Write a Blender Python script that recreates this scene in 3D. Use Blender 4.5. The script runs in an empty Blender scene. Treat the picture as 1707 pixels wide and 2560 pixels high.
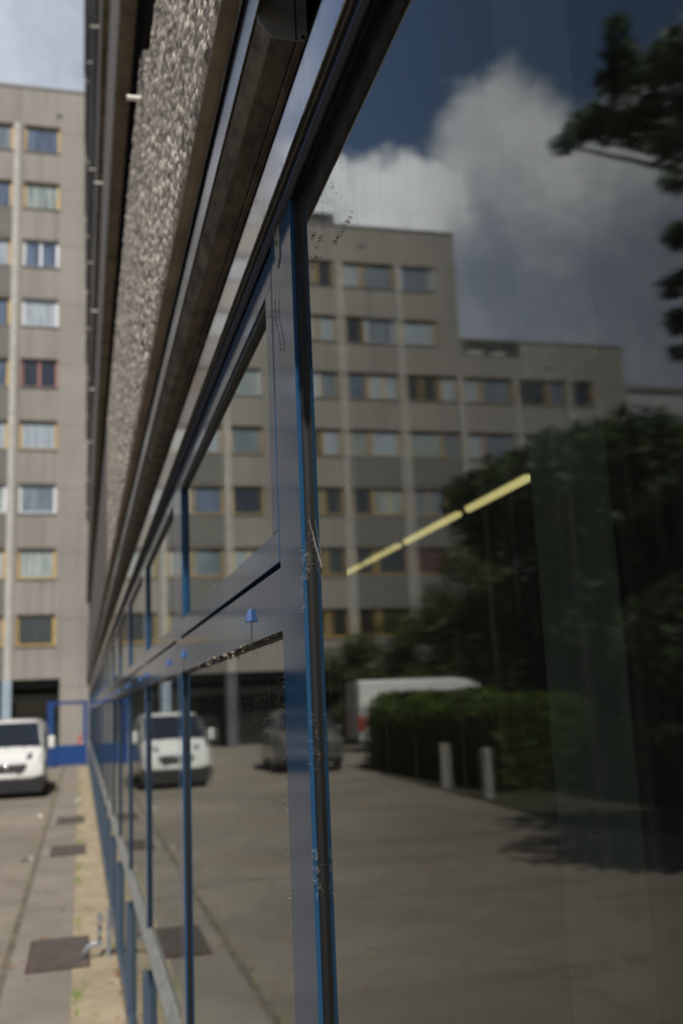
import bpy, math, random
import numpy as np
from mathutils import Vector, Matrix
R = math.radians
random.seed(7)
rng = np.random.default_rng(7)
sc = bpy.context.scene
COL = sc.collection

# ------------------------------------------------------------------ camera
cam_d = bpy.data.cameras.new('camera'); cam = bpy.data.objects.new('camera', cam_d); COL.objects.link(cam); sc.camera = cam
cam_d.sensor_fit = 'HORIZONTAL'; cam_d.sensor_width = 24.0; cam_d.lens = 35.15
cam_d.clip_start = 0.02; cam_d.clip_end = 2000
right = Vector((0.968, -0.248, -0.043)); up = Vector((-0.005, -0.191, 0.982)); fwd = Vector((0.252, 0.950, 0.186))
right.normalize(); up = (up - right * up.dot(right)).normalized(); back = right.cross(up).normalized()
m = Matrix((right, up, back)).transposed().to_4x4(); m.translation = Vector((-0.30, 0.0, 1.85)); cam.matrix_world = m
cam_d.dof.use_dof = True; cam_d.dof.focus_distance = 1.34; cam_d.dof.aperture_fstop = 4.1; cam_d.dof.aperture_blades = 0

# ------------------------------------------------------------------ world, sun, exposure
sc.view_settings.view_transform = 'Standard'; sc.view_settings.look = 'None'
sc.view_settings.exposure = 0.0; sc.view_settings.gamma = 1.0
sc.cycles.use_denoising = True
sc.cycles.max_bounces = 10; sc.cycles.glossy_bounces = 6; sc.cycles.transparent_max_bounces = 16; sc.cycles.transmission_bounces = 6
sc.cycles.caustics_reflective = False; sc.cycles.caustics_refractive = False
sc.cycles.sample_clamp_indirect = 6.0
SUN = Vector((-0.112, -0.62, 0.777)).normalized()
sun_d = bpy.data.lights.new('sun', 'SUN'); sun_d.energy = 4.4; sun_d.angle = R(0.5); sun_d.color = (1.0, 0.95, 0.87)
sun = bpy.data.objects.new('sun', sun_d); COL.objects.link(sun); sun.rotation_euler = SUN.to_track_quat('Z', 'Y').to_euler()
sun.location = (-20, -30, 60)

world = bpy.data.worlds.new('World'); sc.world = world; world.use_nodes = True
wt = world.node_tree; wt.nodes.clear()
class NT:
    def __init__(s, t): s.t = t
    def n(s, typ, **kw):
        o = s.t.nodes.new(typ)
        for k, v in kw.items():
            if k.startswith('_'): setattr(o, k[1:], v)
            else:
                i = int(k[1:]) if k[0] == 'i' and k[1:].isdigit() else k.replace('__', ' ')
                if hasattr(v, 'is_output') or isinstance(v, bpy.types.NodeSocket): s.t.links.new(v, o.inputs[i])
                else: o.inputs[i].default_value = v
        return o
    def math(s, op, a, b=None, c=None, clamp=False):
        o = s.t.nodes.new('ShaderNodeMath'); o.operation = op; o.use_clamp = clamp
        for k, v in enumerate((a, b, c)):
            if v is None: continue
            if isinstance(v, bpy.types.NodeSocket): s.t.links.new(v, o.inputs[k])
            else: o.inputs[k].default_value = v
        return o.outputs[0]
    def mix(s, f, a, b, mode='MIX'):
        o = s.t.nodes.new('ShaderNodeMix'); o.data_type = 'RGBA'; o.blend_type = mode
        for sk, v in ((o.inputs[0], f), (o.inputs[6], a), (o.inputs[7], b)):
            if isinstance(v, bpy.types.NodeSocket): s.t.links.new(v, sk)
            else: sk.default_value = v if not isinstance(v, tuple) or len(v) == 4 else (*v, 1)
        return o.outputs[2]
    def ramp(s, f, lo, hi, a=0.0, b=1.0, smooth=True):
        o = s.t.nodes.new('ShaderNodeMapRange'); o.interpolation_type = 'SMOOTHSTEP' if smooth else 'LINEAR'; o.clamp = True
        s.t.links.new(f, o.inputs[0]) if isinstance(f, bpy.types.NodeSocket) else None
        for k, v in ((1, lo), (2, hi), (3, a), (4, b)): o.inputs[k].default_value = v
        return o.outputs[0]
    def noise(s, vec, scale, detail=4, rough=0.55, dist=0.0):
        o = s.n('ShaderNodeTexNoise', Scale=scale, Detail=detail, Roughness=rough, Distortion=dist)
        s.t.links.new(vec, o.inputs['Vector']); return o.outputs['Fac']
W = NT(wt)
sky = wt.nodes.new('ShaderNodeTexSky'); sky.sky_type = 'NISHITA'; sky.sun_disc = False
sky.sun_elevation = math.asin(SUN.z); sky.sun_rotation = math.atan2(SUN.x, SUN.y)
sky.air_density = 1.0; sky.dust_density = 0.6; sky.ozone_density = 1.5
bg_sky = W.n('ShaderNodeBackground', Color=sky.outputs[0], Strength=0.09)
tc = wt.nodes.new('ShaderNodeTexCoord'); D = tc.outputs['Generated']
wn = W.n('ShaderNodeTexNoise', Scale=6.0, Detail=7.0, Roughness=0.66); wt.links.new(D, wn.inputs['Vector'])
off = W.n('ShaderNodeVectorMath', _operation='SUBTRACT'); wt.links.new(wn.outputs['Color'], off.inputs[0]); off.inputs[1].default_value = (.5, .5, .5)
offs = W.n('ShaderNodeVectorMath', _operation='SCALE'); wt.links.new(off.outputs[0], offs.inputs[0]); offs.inputs['Scale'].default_value = 0.17
dw = W.n('ShaderNodeVectorMath', _operation='ADD'); wt.links.new(D, dw.inputs[0]); wt.links.new(offs.outputs[0], dw.inputs[1])
CL = [((-.362, .765, .508), .050), ((-.385, .765, .508), .055), ((-.415, .77, .487), .065), ((-.46, .765, .455), .075), ((-.39, .79, .465), .085), ((-.33, .825, .452), .055), ((-.275, .835, .466), .040),
      ((-.25, .86, .440), .045), ((-.30, .855, .425), .05), ((-.40, .81, .41), .12), ((-.49, .775, .41), .11), ((-.36, .86, .35), .11), ((-.47, .82, .33), .15),
      ((-.56, .78, .31), .15), ((-.545, .69, .485), .085), ((-.50, .74, .47), .08), ((-.58, .68, .44), .08), ((-.245, .85, .468), .050), ((-.215, .865, .45), .045), ((-.22, .85, .50), .022), ((-.2, .91, .36), .10), ((.05, .80, .58), .26)]
fld = None
for c, r in CL:
    dn = W.n('ShaderNodeVectorMath', _operation='DISTANCE'); wt.links.new(dw.outputs[0], dn.inputs[0]); dn.inputs[1].default_value = c
    v = W.math('SUBTRACT', 1.0, W.math('DIVIDE', dn.outputs['Value'], r))
    fld = v if fld is None else W.math('SMOOTH_MAX', fld, v, 0.15)
sep = W.n('ShaderNodeSeparateXYZ'); wt.links.new(D, sep.inputs[0]); dz = sep.outputs['Z']
gen = W.math('ADD', W.ramp(W.noise(dw.outputs[0], 2.2, 5, .6), .50, .66, -.6, .6), W.ramp(dz, .12, .45, .3, -.35))
front = W.ramp(sep.outputs['Y'], .45, .6, 0, 1)
fld = W.math('MAXIMUM', fld, W.math('SUBTRACT', gen, W.math('MULTIPLY', front, W.ramp(dz, .28, .36, 0, 2.0))))
mask = W.ramp(fld, -0.12, 0.55)
fine = W.noise(dw.outputs[0], 6.0, 6, .6)
bright = W.math('MULTIPLY', W.ramp(W.math('ADD', dz, W.math('MULTIPLY', W.math('SUBTRACT', fine, .5), .20)), .36, .50, 0.60, 1.12), W.ramp(fine, .3, .75, .75, 1.2))
bright = W.math('MULTIPLY', bright, W.ramp(sep.outputs['X'], -.24, -.10, 1.0, .50)); bright = W.math('MULTIPLY', bright, W.math('ADD', .42, W.math('MULTIPLY', front, .58)))
ccol = W.mix(W.ramp(bright, .35, 1.0), (.76, .86, 1.06, 1), (.98, .985, 1.0, 1))
bg_cl = W.n('ShaderNodeBackground', Color=ccol, Strength=bright)
mixw = wt.nodes.new('ShaderNodeMixShader')
wt.links.new(mask, mixw.inputs[0]); wt.links.new(bg_sky.outputs[0], mixw.inputs[1]); wt.links.new(bg_cl.outputs[0], mixw.inputs[2])
wo = wt.nodes.new('ShaderNodeOutputWorld'); wt.links.new(mixw.outputs[0], wo.inputs[0])
world.cycles.sampling_method = 'MANUAL'; world.cycles.sample_map_resolution = 512

# ------------------------------------------------------------------ material helpers
def newmat(name):
    mt = bpy.data.materials.new(name); mt.use_nodes = True; t = mt.node_tree; t.nodes.clear()
    N = NT(t); out = t.nodes.new('ShaderNodeOutputMaterial')
    p = t.nodes.new('ShaderNodeBsdfPrincipled'); t.links.new(p.outputs[0], out.inputs[0])
    tc = t.nodes.new('ShaderNodeTexCoord')
    return mt, N, p, out, tc.outputs['Object']
def lk(N, a, b): N.t.links.new(a, b)
def scaled(N, vec, s):
    o = N.n('ShaderNodeMapping'); o.inputs['Scale'].default_value = s; lk(N, vec, o.inputs['Vector']); return o.outputs[0]
def bump(N, p, h, strength=.3, dist=.01):
    b = N.n('ShaderNodeBump', Strength=strength, Distance=dist); lk(N, h, b.inputs['Height']); lk(N, b.outputs[0], p.inputs['Normal'])
M = {}
def plain(name, col, rough=.6, var=.15, scale=6, metal=0, spec=.5, col2=None, bmp=0, detail=5, sc3=None, coat=0):
    mt, N, p, out, v = newmat(name)
    vv = scaled(N, v, sc3) if sc3 else v
    f = N.noise(vv, scale, detail, .6)
    c2 = col2 if col2 else tuple(min(1, c * (1 + var)) for c in col); c1 = col if col2 else tuple(c * (1 - var) for c in col)
    lk(N, N.mix(N.ramp(f, .3, .7), c1, c2), p.inputs['Base Color'])
    p.inputs['Roughness'].default_value = rough; p.inputs['Metallic'].default_value = metal; p.inputs['Specular IOR Level'].default_value = spec
    p.inputs['Coat Weight'].default_value = coat
    if bmp: bump(N, p, f, bmp, .01)
    M[name] = mt; return mt

# ---- facade paint: glossy blue, faint vertical streaks and dust
def paint(name, base, dust, rough=.045, dustamt=.12):
    mt, N, p, out, v = newmat(name)
    st = N.noise(scaled(N, v, (120, 260, 3)), 1.0, 4, .6)
    bl = N.noise(v, 7, 5, .65)
    sp = N.noise(v, 420, 2, .5)
    f = N.math('MULTIPLY', N.ramp(st, .45, .8), N.ramp(bl, .35, .7))
    scr = N.ramp(N.noise(scaled(N, v, (200, 900, 14)), 1.0, 2, .5), .74, .78, 0, .35)
    f = N.math('ADD', N.math('MULTIPLY', f, dustamt), N.math('ADD', scr, N.ramp(sp, .68, .80, 0, .4)), clamp=True)
    lk(N, N.mix(f, base, dust), p.inputs['Base Color'])
    lk(N, N.math('ADD', N.math('MULTIPLY', bl, .07), rough), p.inputs['Roughness'])
    p.inputs['IOR'].default_value = 1.26; p.inputs['Coat Weight'].default_value = .03; p.inputs['Coat Roughness'].default_value = .04
    bump(N, p, N.math('ADD', N.math('MULTIPLY', st, .5), sp), .06, .0006)
    M[name] = mt
paint('blue_paint', (.017, .066, .140), (.13, .125, .115), .05, .16)
paint('far_blue_paint', (.06, .088, .125), (.16, .17, .18), .25, .5)
# ---- aluminium fascia
mt, N, p, out, v = newmat('aluminium')
st = N.noise(scaled(N, v, (60, 420, 4)), 1.0, 4, .6); bl = N.noise(v, 9, 4, .6)
lk(N, N.mix(N.math('MULTIPLY', N.ramp(st, .4, .75), N.ramp(bl, .35, .65)), (.66, .67, .71), (.46, .46, .46)), p.inputs['Base Color'])
p.inputs['Metallic'].default_value = .9; lk(N, N.math('ADD', N.math('MULTIPLY', st, .08), .03), p.inputs['Roughness']); bump(N, p, st, .08, .0006)
M['aluminium'] = mt
mt, N, p, out, v = newmat('sill_metal')
bl = N.noise(v, 30, 5, .65)
lk(N, N.mix(N.ramp(bl, .35, .7), (.40, .40, .38), (.26, .25, .23)), p.inputs['Base Color']); p.inputs['Roughness'].default_value = .45; p.inputs['Metallic'].default_value = .3
M['sill_metal'] = mt
# ---- black rubber gasket with dust
mt, N, p, out, v = newmat('rubber')
sp = N.noise(v, 700, 2, .6); bl = N.noise(v, 30, 4, .6)
lk(N, N.mix(N.math('MULTIPLY', N.ramp(sp, .66, .76), N.ramp(bl, .45, .70)), (.004, .004, .004), (.14, .12, .09)), p.inputs['Base Color'])
p.inputs['Roughness'].default_value = .55; bump(N, p, sp, .5, .0008)
M['rubber'] = mt
# ---- double glazing: four reflecting faces folded into one fresnel term, tinted, with dust streaks
def glazing(name, tint, dirt=1.0, lowdirt=0.0):
    mt = bpy.data.materials.new(name); mt.use_nodes = True; t = mt.node_tree; t.nodes.clear(); N = NT(t)
    out = t.nodes.new('ShaderNodeOutputMaterial'); tcn = t.nodes.new('ShaderNodeTexCoord'); v = tcn.outputs['Object']
    fr = t.nodes.new('ShaderNodeFresnel'); fr.inputs['IOR'].default_value = 1.52
    r = fr.outputs[0]
    r4 = N.math('DIVIDE', N.math('MULTIPLY', r, 3.0), N.math('ADD', 1.0, N.math('MULTIPLY', r, 2.0)), clamp=True)
    wav = N.noise(scaled(N, v, (1, 9, 2.0)), 1.0, 2, .5)
    st = N.noise(scaled(N, v, (1, 420, 9)), 1.0, 4, .65)
    st2 = N.noise(scaled(N, v, (1, 38, 1.1)), 1.0, 3, .55)
    bl = N.noise(v, 2.6, 4, .6)
    bp = N.n('ShaderNodeBump', Strength=.14, Distance=.0009); lk(N, N.math('ADD', N.math('MULTIPLY', wav, .9), N.math('MULTIPLY', st, .05)), bp.inputs['Height'])
    gl = N.n('ShaderNodeBsdfGlossy', Roughness=0.012); gl.inputs['Color'].default_value = (.70, .73, .71, 1); lk(N, bp.outputs[0], gl.inputs['Normal'])
    tr = N.n('ShaderNodeBsdfTransparent'); tr.inputs['Color'].default_value = (*tint, 1)
    mx = t.nodes.new('ShaderNodeMixShader'); lk(N, r4, mx.inputs[0]); lk(N, tr.outputs[0], mx.inputs[1]); lk(N, gl.outputs[0], mx.inputs[2])
    df = N.n('ShaderNodeBsdfDiffuse'); df.inputs['Color'].default_value = (.36, .34, .30, 1)
    sxyz = N.n('ShaderNodeSeparateXYZ'); lk(N, v, sxyz.inputs[0])
    sy_ = sxyz.outputs['Y']; sz_ = sxyz.outputs['Z']
    speck = N.ramp(N.noise(scaled(N, v, (1, 300, 90)), 1.0, 3, .7), .68, .78)
    d = N.math('MULTIPLY', N.ramp(st, .42, .78), N.ramp(bl, .35, .72, .25, 1.0))
    d = N.math('ADD', N.math('MULTIPLY', d, .075 * dirt), N.math('MULTIPLY', N.ramp(st2, .52, .70), .040 * dirt))
    d = N.math('ADD', d, N.math('MULTIPLY', N.math('MULTIPLY', N.ramp(sz_, 2.15, 2.5), N.ramp(sy_, .75, 1.15)), N.math('MULTIPLY', N.ramp(st, .45, .7), .16)))
    d = N.math('ADD', d, N.math('MULTIPLY', speck, N.math('MULTIPLY', N.ramp(bl, .5, .7), .10 * dirt)))
    d = N.math('ADD', d, .012 * dirt, clamp=True)
    m2 = t.nodes.new('ShaderNodeMixShader'); lk(N, d, m2.inputs[0]); lk(N, mx.outputs[0], m2.inputs[1]); lk(N, df.outputs[0], m2.inputs[2])
    lk(N, m2.outputs[0], out.inputs[0]); M[name] = mt
glazing('glazing', (.52, .58, .52))
glazing('dusty_glazing', (.52, .58, .52), 1.7)

# ---- exposed aggregate concrete
def aggregate(name, attr):
    mt, N, p, out, v = newmat(name)
    if attr:
        a = N.n('ShaderNodeAttribute', _attribute_name='tone'); tone = a.outputs['Fac']
        col = N.mix(N.ramp(tone, 0, 1, 0, 1, False), (.14, .12, .10), (.92, .80, .67))
        fn = N.noise(v, 260, 3, .6)
        col = N.mix(N.math('MULTIPLY', N.ramp(fn, .35, .75), .35), col, (.20, .18, .16))
        bump(N, p, fn, .4, .002)
    else:
        vo = N.n('ShaderNodeTexVoronoi', Scale=75.0); lk(N, v, vo.inputs['Vector'])
        s = N.n('ShaderNodeSeparateColor'); lk(N, vo.outputs['Color'], s.inputs[0])
        inn = N.ramp(vo.outputs['Distance'], .25, .6, 1, 0)
        col = N.mix(inn, (.12, .11, .10), N.mix(s.outputs[0], (.28, .25, .22), (.78, .70, .60)))
        bump(N, p, inn, .9, .006)
    big = N.noise(scaled(N, v, (1, 1.5, .6)), 1.2, 4, .6)
    col = N.mix(N.ramp(big, .45, .75, 0, .2), col, (.17, .16, .145))
    lk(N, col, p.inputs['Base Color']); p.inputs['Roughness'].default_value = .85; M[name] = mt
aggregate('aggregate_near', True); aggregate('aggregate_far', False)
plain('slab_soffit', (.24, .20, .155), .8, .3, 5, bmp=.3)
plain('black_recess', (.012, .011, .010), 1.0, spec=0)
plain('box_underside', (.10, .085, .072), .75, .55, 30, bmp=.5, sc3=(1, .45, 1), detail=8)
plain('box_cap', (.15, .15, .15), .38, .12, 20)
plain('light_panel', (.34, .36, .40), .22, .12, 5, sc3=(40, 200, 3), metal=.9)
plain('navy_gloss', (.004, .010, .026), .22, .2, 8)
plain('dark_band', (.10, .105, .115), .6, .25, 1.5)
plain('pale_band', (.21, .20, .19), .8, .2, 1.5)
plain('spout_white', (.75, .71, .63), .5, .1)
plain('galvanised', (.40, .43, .47), .35, .2, 30, metal=.6)
plain('cap_blue', (.055, .115, .28), .3, .05)
plain('plate_metal', (.22, .22, .19), .5, .3, 120, metal=.5)
plain('web', (.30, .26, .20), .9, .2)
plain('web_dark', (.14, .105, .075), .9, .3, 300)
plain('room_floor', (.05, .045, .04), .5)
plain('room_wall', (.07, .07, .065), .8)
plain('curtain', (.34, .37, .31), .9, .08, 3)
# lamp tube
mt = bpy.data.materials.new('lamp_tube'); mt.use_nodes = True; t = mt.node_tree; t.nodes.clear(); o_ = t.nodes.new('ShaderNodeOutputMaterial'); e_ = t.nodes.new('ShaderNodeEmission')
e_.inputs[0].default_value = (1.0, .80, .36, 1); e_.inputs[1].default_value = 1.35; t.links.new(e_.outputs[0], o_.inputs[0]); M['lamp_tube'] = mt
plain('lamp_housing', (.5, .5, .48), .5)

# ---- ground
mt, N, p, out, v = newmat('asphalt')
a = N.noise(v, .35, 5, .6); b = N.noise(v, 3.0, 5, .6); c = N.noise(v, 90, 3, .7); rust = N.noise(v, .9, 4, .6)
col = N.mix(N.ramp(a, .3, .7), (.185, .158, .128), (.285, .247, .20))
col = N.mix(N.ramp(b, .4, .75, 0, .45), col, (.165, .145, .11))
col = N.mix(N.ramp(c, .5, .75, 0, .5), col, (.30, .27, .23))
col = N.mix(N.ramp(N.noise(v, .75, 4, .6, 1.5), .58, .72, 0, .45), col, (.26, .15, .085))
col = N.mix(N.ramp(N.noise(scaled(N, v, (.25, 1.4, 1)), 1.0, 4, .6), .55, .72, 0, .5), col, (.13, .12, .095))
ck = N.n('ShaderNodeTexVoronoi', _feature='DISTANCE_TO_EDGE', Scale=.33); wv = N.n('ShaderNodeVectorMath', _operation='ADD'); nz_ = N.n('ShaderNodeTexNoise', Scale=1.6, Detail=5.0); lk(N, v, nz_.inputs['Vector']); lk(N, v, wv.inputs[0]); lk(N, nz_.outputs['Color'], wv.inputs[1]); lk(N, wv.outputs[0], ck.inputs['Vector'])
col = N.mix(N.ramp(ck.outputs['Distance'], .003, .012, .28, 0), col, (.08, .07, .05))
lk(N, col, p.inputs['Base Color']); p.inputs['Roughness'].default_value = .85; bump(N, p, c, .35, .004); M['asphalt'] = mt
mt, N, p, out, v = newmat('pavement_slab')
a = N.noise(v, 1.1, 5, .6); c = N.noise(v, 70, 3, .7)
col = N.mix(N.ramp(a, .3, .7), (.20, .175, .145), (.27, .235, .195)); col = N.mix(N.ramp(c, .5, .8, 0, .5), col, (.13, .12, .10))
lk(N, col, p.inputs['Base Color']); p.inputs['Roughness'].default_value = .85; bump(N, p, c, .3, .004); M['pavement_slab'] = mt
mt, N, p, out, v = newmat('sandy_strip')
a = N.noise(v, 2.3, 6, .65); c = N.noise(v, 55, 4, .7); g = N.noise(scaled(N, v, (3, .9, 1)), 2.0, 4, .6)
col = N.mix(N.ramp(a, .3, .7), (.30, .245, .165), (.43, .35, .235)); col = N.mix(N.ramp(c, .45, .75, 0, .6), col, (.22, .18, .12))
col = N.mix(N.ramp(g, .60, .72, 0, .7), col, (.14, .18, .05))
lk(N, col, p.inputs['Base Color']); p.inputs['Roughness'].default_value = .9; bump(N, p, c, .6, .01); M['sandy_strip'] = mt
plain('shaded_soil', (.055, .05, .03), .95, .45, 2)
plain('kerb_stone', (.24, .22, .20), .85, .2, 8)
plain('joint', (.14, .12, .09), .9, .3, 4)
plain('grate_bar', (.17, .13, .115), .5, .3, 12); plain('grate_iron', (.085, .055, .045), .6, .3, 12)
plain('leaf_litter', (.34, .15, .06), .9, .4, 3)
plain('paper', (.6, .58, .52), .8, .1)
plain('weed', (.16, .26, .04), .8, .3, 10)
# ---- housing block
mt, N, p, out, v = newmat('block_wall')
a = N.noise(v, .22, 5, .6); c = N.noise(v, 9, 4, .7); s2 = N.noise(scaled(N, v, (2.2, 2.2, .12)), 1, 4, .6)
col = N.mix(N.ramp(a, .3, .7), (.262, .238, .212), (.312, .285, .252)); col = N.mix(N.ramp(c, .5, .8, 0, .25), col, (.18, .16, .14))
col = N.mix(N.ramp(s2, .45, .75, 0, .55), col, (.17, .155, .14))
br = N.n('ShaderNodeTexBrick', Scale=1.0); br.inputs['Mortar Size'].default_value = .008; br.inputs['Brick Width'].default_value = 1.6; br.inputs['Row Height'].default_value = 3.02
sx_ = N.n('ShaderNodeSeparateXYZ'); lk(N, v, sx_.inputs[0]); cb = N.n('ShaderNodeCombineXYZ'); lk(N, sx_.outputs['X'], cb.inputs['X']); lk(N, sx_.outputs['Z'], cb.inputs['Y']); lk(N, cb.outputs[0], br.inputs['Vector'])
br.inputs['Brick Width'].default_value = 3.1; br.inputs['Mortar Size'].default_value = .016
col = N.mix(br.outputs['Fac'], col, (.12, .11, .10))
lk(N, col, p.inputs['Base Color']); p.inputs['Roughness'].default_value = .9; bump(N, p, c, .3, .02); M['block_wall'] = mt
plain('block_spandrel', (.165, .158, .142), .9, .18, 7, bmp=.3)
plain('pilaster', (.44, .42, .38), .8, .12, 3)
plain('blue_column', (.30, .38, .45), .6, .08, 3)
plain('ochre_frame', (.52, .33, .075), .6, .2, 1)
plain('white_frame', (.72, .73, .74), .5, .05, 1)
plain('rose_frame', (.34, .14, .11), .6, .1, 1)
plain('recess_dark', (.035, .037, .035), .7)
plain('shop_glass', (.02, .026, .022), .08)
plain('roof_trim', (.20, .20, .19), .6)
def pane(name, c1, c2, rough=.04):
    mt, N, p, out, v = newmat(name)
    f = N.noise(scaled(N, v, (4, 1, .25)), 2.2, 4, .6)
    lk(N, N.mix(N.ramp(f, .35, .65), c1, c2), p.inputs['Base Color']); p.inputs['Roughness'].default_value = rough
    p.inputs['IOR'].default_value = 1.6; p.inputs['Coat Weight'].default_value = .6; p.inputs['Coat Roughness'].default_value = .03; M[name] = mt
pane('pane_sky_reflect', (.05, .065, .10), (.15, .19, .26)); pane('pane_curtain', (.26, .30, .33), (.42, .46, .48))  # blue panes: sky reflection painted into the base colour
pane('pane_grey', (.12, .14, .16), (.22, .25, .27)); pane('pane_dark', (.012, .012, .012), (.035, .033, .03)); pane('pane_red', (.03, .012, .012), (.16, .03, .025))
pane('pane_net', (.16, .19, .17), (.38, .42, .38))
PANES = ['pane_sky_reflect', 'pane_curtain', 'pane_grey', 'pane_grey', 'pane_dark', 'pane_net', 'pane_curtain']
plain('far_block', (.40, .40, .40), .85, .1, 1)
# ---- vegetation
def foliage(name, a, b, c):
    mt, N, p, out, v = newmat(name)
    oi = N.noise(v, 1.3, 3, .6); f2 = N.noise(v, 14, 2, .6)
    at = N.n('ShaderNodeAttribute', _attribute_name='tone'); tn = N.math('ADD', N.math('MULTIPLY', at.outputs['Fac'], .7), N.math('MULTIPLY', oi, .3))
    col = N.mix(N.ramp(tn, .2, .6), a, b); col = N.mix(N.ramp(tn, .6, .95), col, c)
    lk(N, col, p.inputs['Base Color']); p.inputs['Roughness'].default_value = .5
    p.inputs['Transmission Weight'].default_value = 0
    tl = N.n('ShaderNodeBsdfTranslucent'); lk(N, col, tl.inputs['Color'])
    mx = N.t.nodes.new('ShaderNodeMixShader'); mx.inputs[0].default_value = .35
    lk(N, p.outputs[0], mx.inputs[1]); lk(N, tl.outputs[0], mx.inputs[2]); lk(N, mx.outputs[0], out.inputs[0]); M[name] = mt
foliage('leaves', (.035, .07, .022), (.09, .15, .045), (.18, .24, .09))
foliage('hedge_leaves', (.035, .07, .010), (.10, .165, .018), (.25, .32, .045))
foliage('bush_leaves', (.045, .075, .02), (.10, .13, .04), (.15, .18, .06))
plain('bark', (.09, .07, .05), .9, .3, 9, bmp=.5)
plain('blossom', (.55, .56, .38), .8)
# ---- vehicles
plain('white_body', (.74, .74, .72), .22, .02, 1, coat=.8)
plain('grey_body', (.085, .085, .08), .28, .05, 1, coat=.8)
plain('silver_body', (.42, .43, .44), .25, .03, 1, coat=.8)
plain('car_glass', (.018, .022, .030), .04, .1, 1)
plain('black_plastic', (.018, .018, .018), .5)
plain('tyre', (.015, .015, .015), .8); plain('rim', (.35, .35, .36), .35, metal=.7)
plain('headlight', (.65, .66, .68), .08, .05, 3); plain('tail_red', (.42, .02, .015), .25)
plain('soft_chrome', (.9, .9, .9), .16, .02, 1, metal=1); plain('chrome', (.85, .85, .85), .06, .02, 1, metal=1); plain('plate_white', (.7, .7, .68), .5)
plain('bollard_concrete', (.46, .45, .43), .8, .12, 10); plain('bollard_cap', (.55, .36, .12), .6)
plain('gate_blue', (.010, .052, .20), .45, .1, 2); plain('sign_red', (.5, .05, .04), .5)

# ------------------------------------------------------------------ mesh helpers
class MB:
    def __init__(s): s.v = []; s.f = []
    def add(s, vs, fs):
        n = len(s.v); s.v += [tuple(q) for q in vs]; s.f += [tuple(i + n for i in q) for q in fs]; return s
    def box(s, x0, x1, y0, y1, z0, z1):
        if x0 > x1: x0, x1 = x1, x0
        return s.add([(x, y, z) for z in (z0, z1) for y in (y0, y1) for x in (x0, x1)],
                     [(0, 2, 3, 1), (4, 5, 7, 6), (0, 1, 5, 4), (2, 6, 7, 3), (0, 4, 6, 2), (1, 3, 7, 5)])
    def prism_y(s, pts, y0, y1):      # polygon in (x, z) swept along y
        n = len(pts); vs = [(x, y0, z) for x, z in pts] + [(x, y1, z) for x, z in pts]
        return s.add(vs, [tuple(range(n)), tuple(range(2 * n - 1, n - 1, -1))] + [(i, i + n, (i + 1) % n + n, (i + 1) % n) for i in range(n)])
    def prism_x(s, pts, x0, x1):      # polygon in (y, z)
        n = len(pts); vs = [(x0, y, z) for y, z in pts] + [(x1, y, z) for y, z in pts]
        return s.add(vs, [tuple(range(n)), tuple(range(2 * n - 1, n - 1, -1))] + [(i, i + n, (i + 1) % n + n, (i + 1) % n) for i in range(n)])
    def tube(s, pts, r, n=8, caps=True):
        pts = [Vector(q) for q in pts]; rs = r if isinstance(r, (list, tuple)) else [r] * len(pts)
        base = len(s.v); up0 = None
        for i, q in enumerate(pts):
            d = (pts[min(i + 1, len(pts) - 1)] - pts[max(i - 1, 0)])
            d = d.normalized() if d.length > 1e-9 else Vector((0, 0, 1))
            if up0 is None: up0 = d.orthogonal().normalized()
            a = (up0 - d * up0.dot(d)); a = a.normalized() if a.length > 1e-6 else d.orthogonal().normalized(); up0 = a; b = d.cross(a)
            for k in range(n):
                t = 2 * math.pi * k / n; s.v.append(tuple(q + (a * math.cos(t) + b * math.sin(t)) * rs[i]))
        for i in range(len(pts) - 1):
            for k in range(n):
                k2 = (k + 1) % n; s.f.append((base + i * n + k, base + i * n + k2, base + (i + 1) * n + k2, base + (i + 1) * n + k))
        if caps:
            s.f.append(tuple(base + k for k in range(n - 1, -1, -1))); s.f.append(tuple(base + (len(pts) - 1) * n + k for k in range(n)))
        return s
    def build(s, name, mat, parent=None, bevel=0, smooth=False, seg=2):
        me = bpy.data.meshes.new(name); me.from_pydata(s.v, [], s.f); me.update()
        o = bpy.data.objects.new(name, me); COL.objects.link(o); me.materials.append(M[mat])
        if parent: o.parent = parent
        if smooth: me.polygons.foreach_set('use_smooth', [True] * len(me.polygons))
        if bevel:
            b = o.modifiers.new('bevel', 'BEVEL'); b.width = bevel; b.segments = seg; b.limit_method = 'ANGLE'; b.angle_limit = R(35)
        return o
def npmesh(name, v, f, mat, parent=None, smooth=False):
    me = bpy.data.meshes.new(name); v = np.asarray(v, np.float32); f = np.asarray(f, np.int32); k = f.shape[1]
    me.vertices.add(len(v)); me.vertices.foreach_set('co', v.ravel()); me.loops.add(f.size); me.loops.foreach_set('vertex_index', f.ravel())
    me.polygons.add(len(f)); me.polygons.foreach_set('loop_start', np.arange(0, f.size, k, dtype=np.int32)); me.polygons.foreach_set('loop_total', np.full(len(f), k, np.int32))
    if smooth: me.polygons.foreach_set('use_smooth', np.ones(len(f), bool))
    me.update(calc_edges=True); me.validate(); o = bpy.data.objects.new(name, me); COL.objects.link(o); me.materials.append(M[mat])
    if parent: o.parent = parent
    return o
def tag(o, label=None, cat=None, group=None, kind=None):
    if label: o['label'] = label
    if cat: o['category'] = cat
    if group: o['group'] = group
    if kind: o['kind'] = kind
    return o
def empty(name, loc, label, cat, group=None, rz=0):
    o = bpy.data.objects.new(name, None); COL.objects.link(o); o.location = loc; o.rotation_euler = (0, 0, rz); o.empty_display_size = .1
    return tag(o, label, cat, group)
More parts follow.
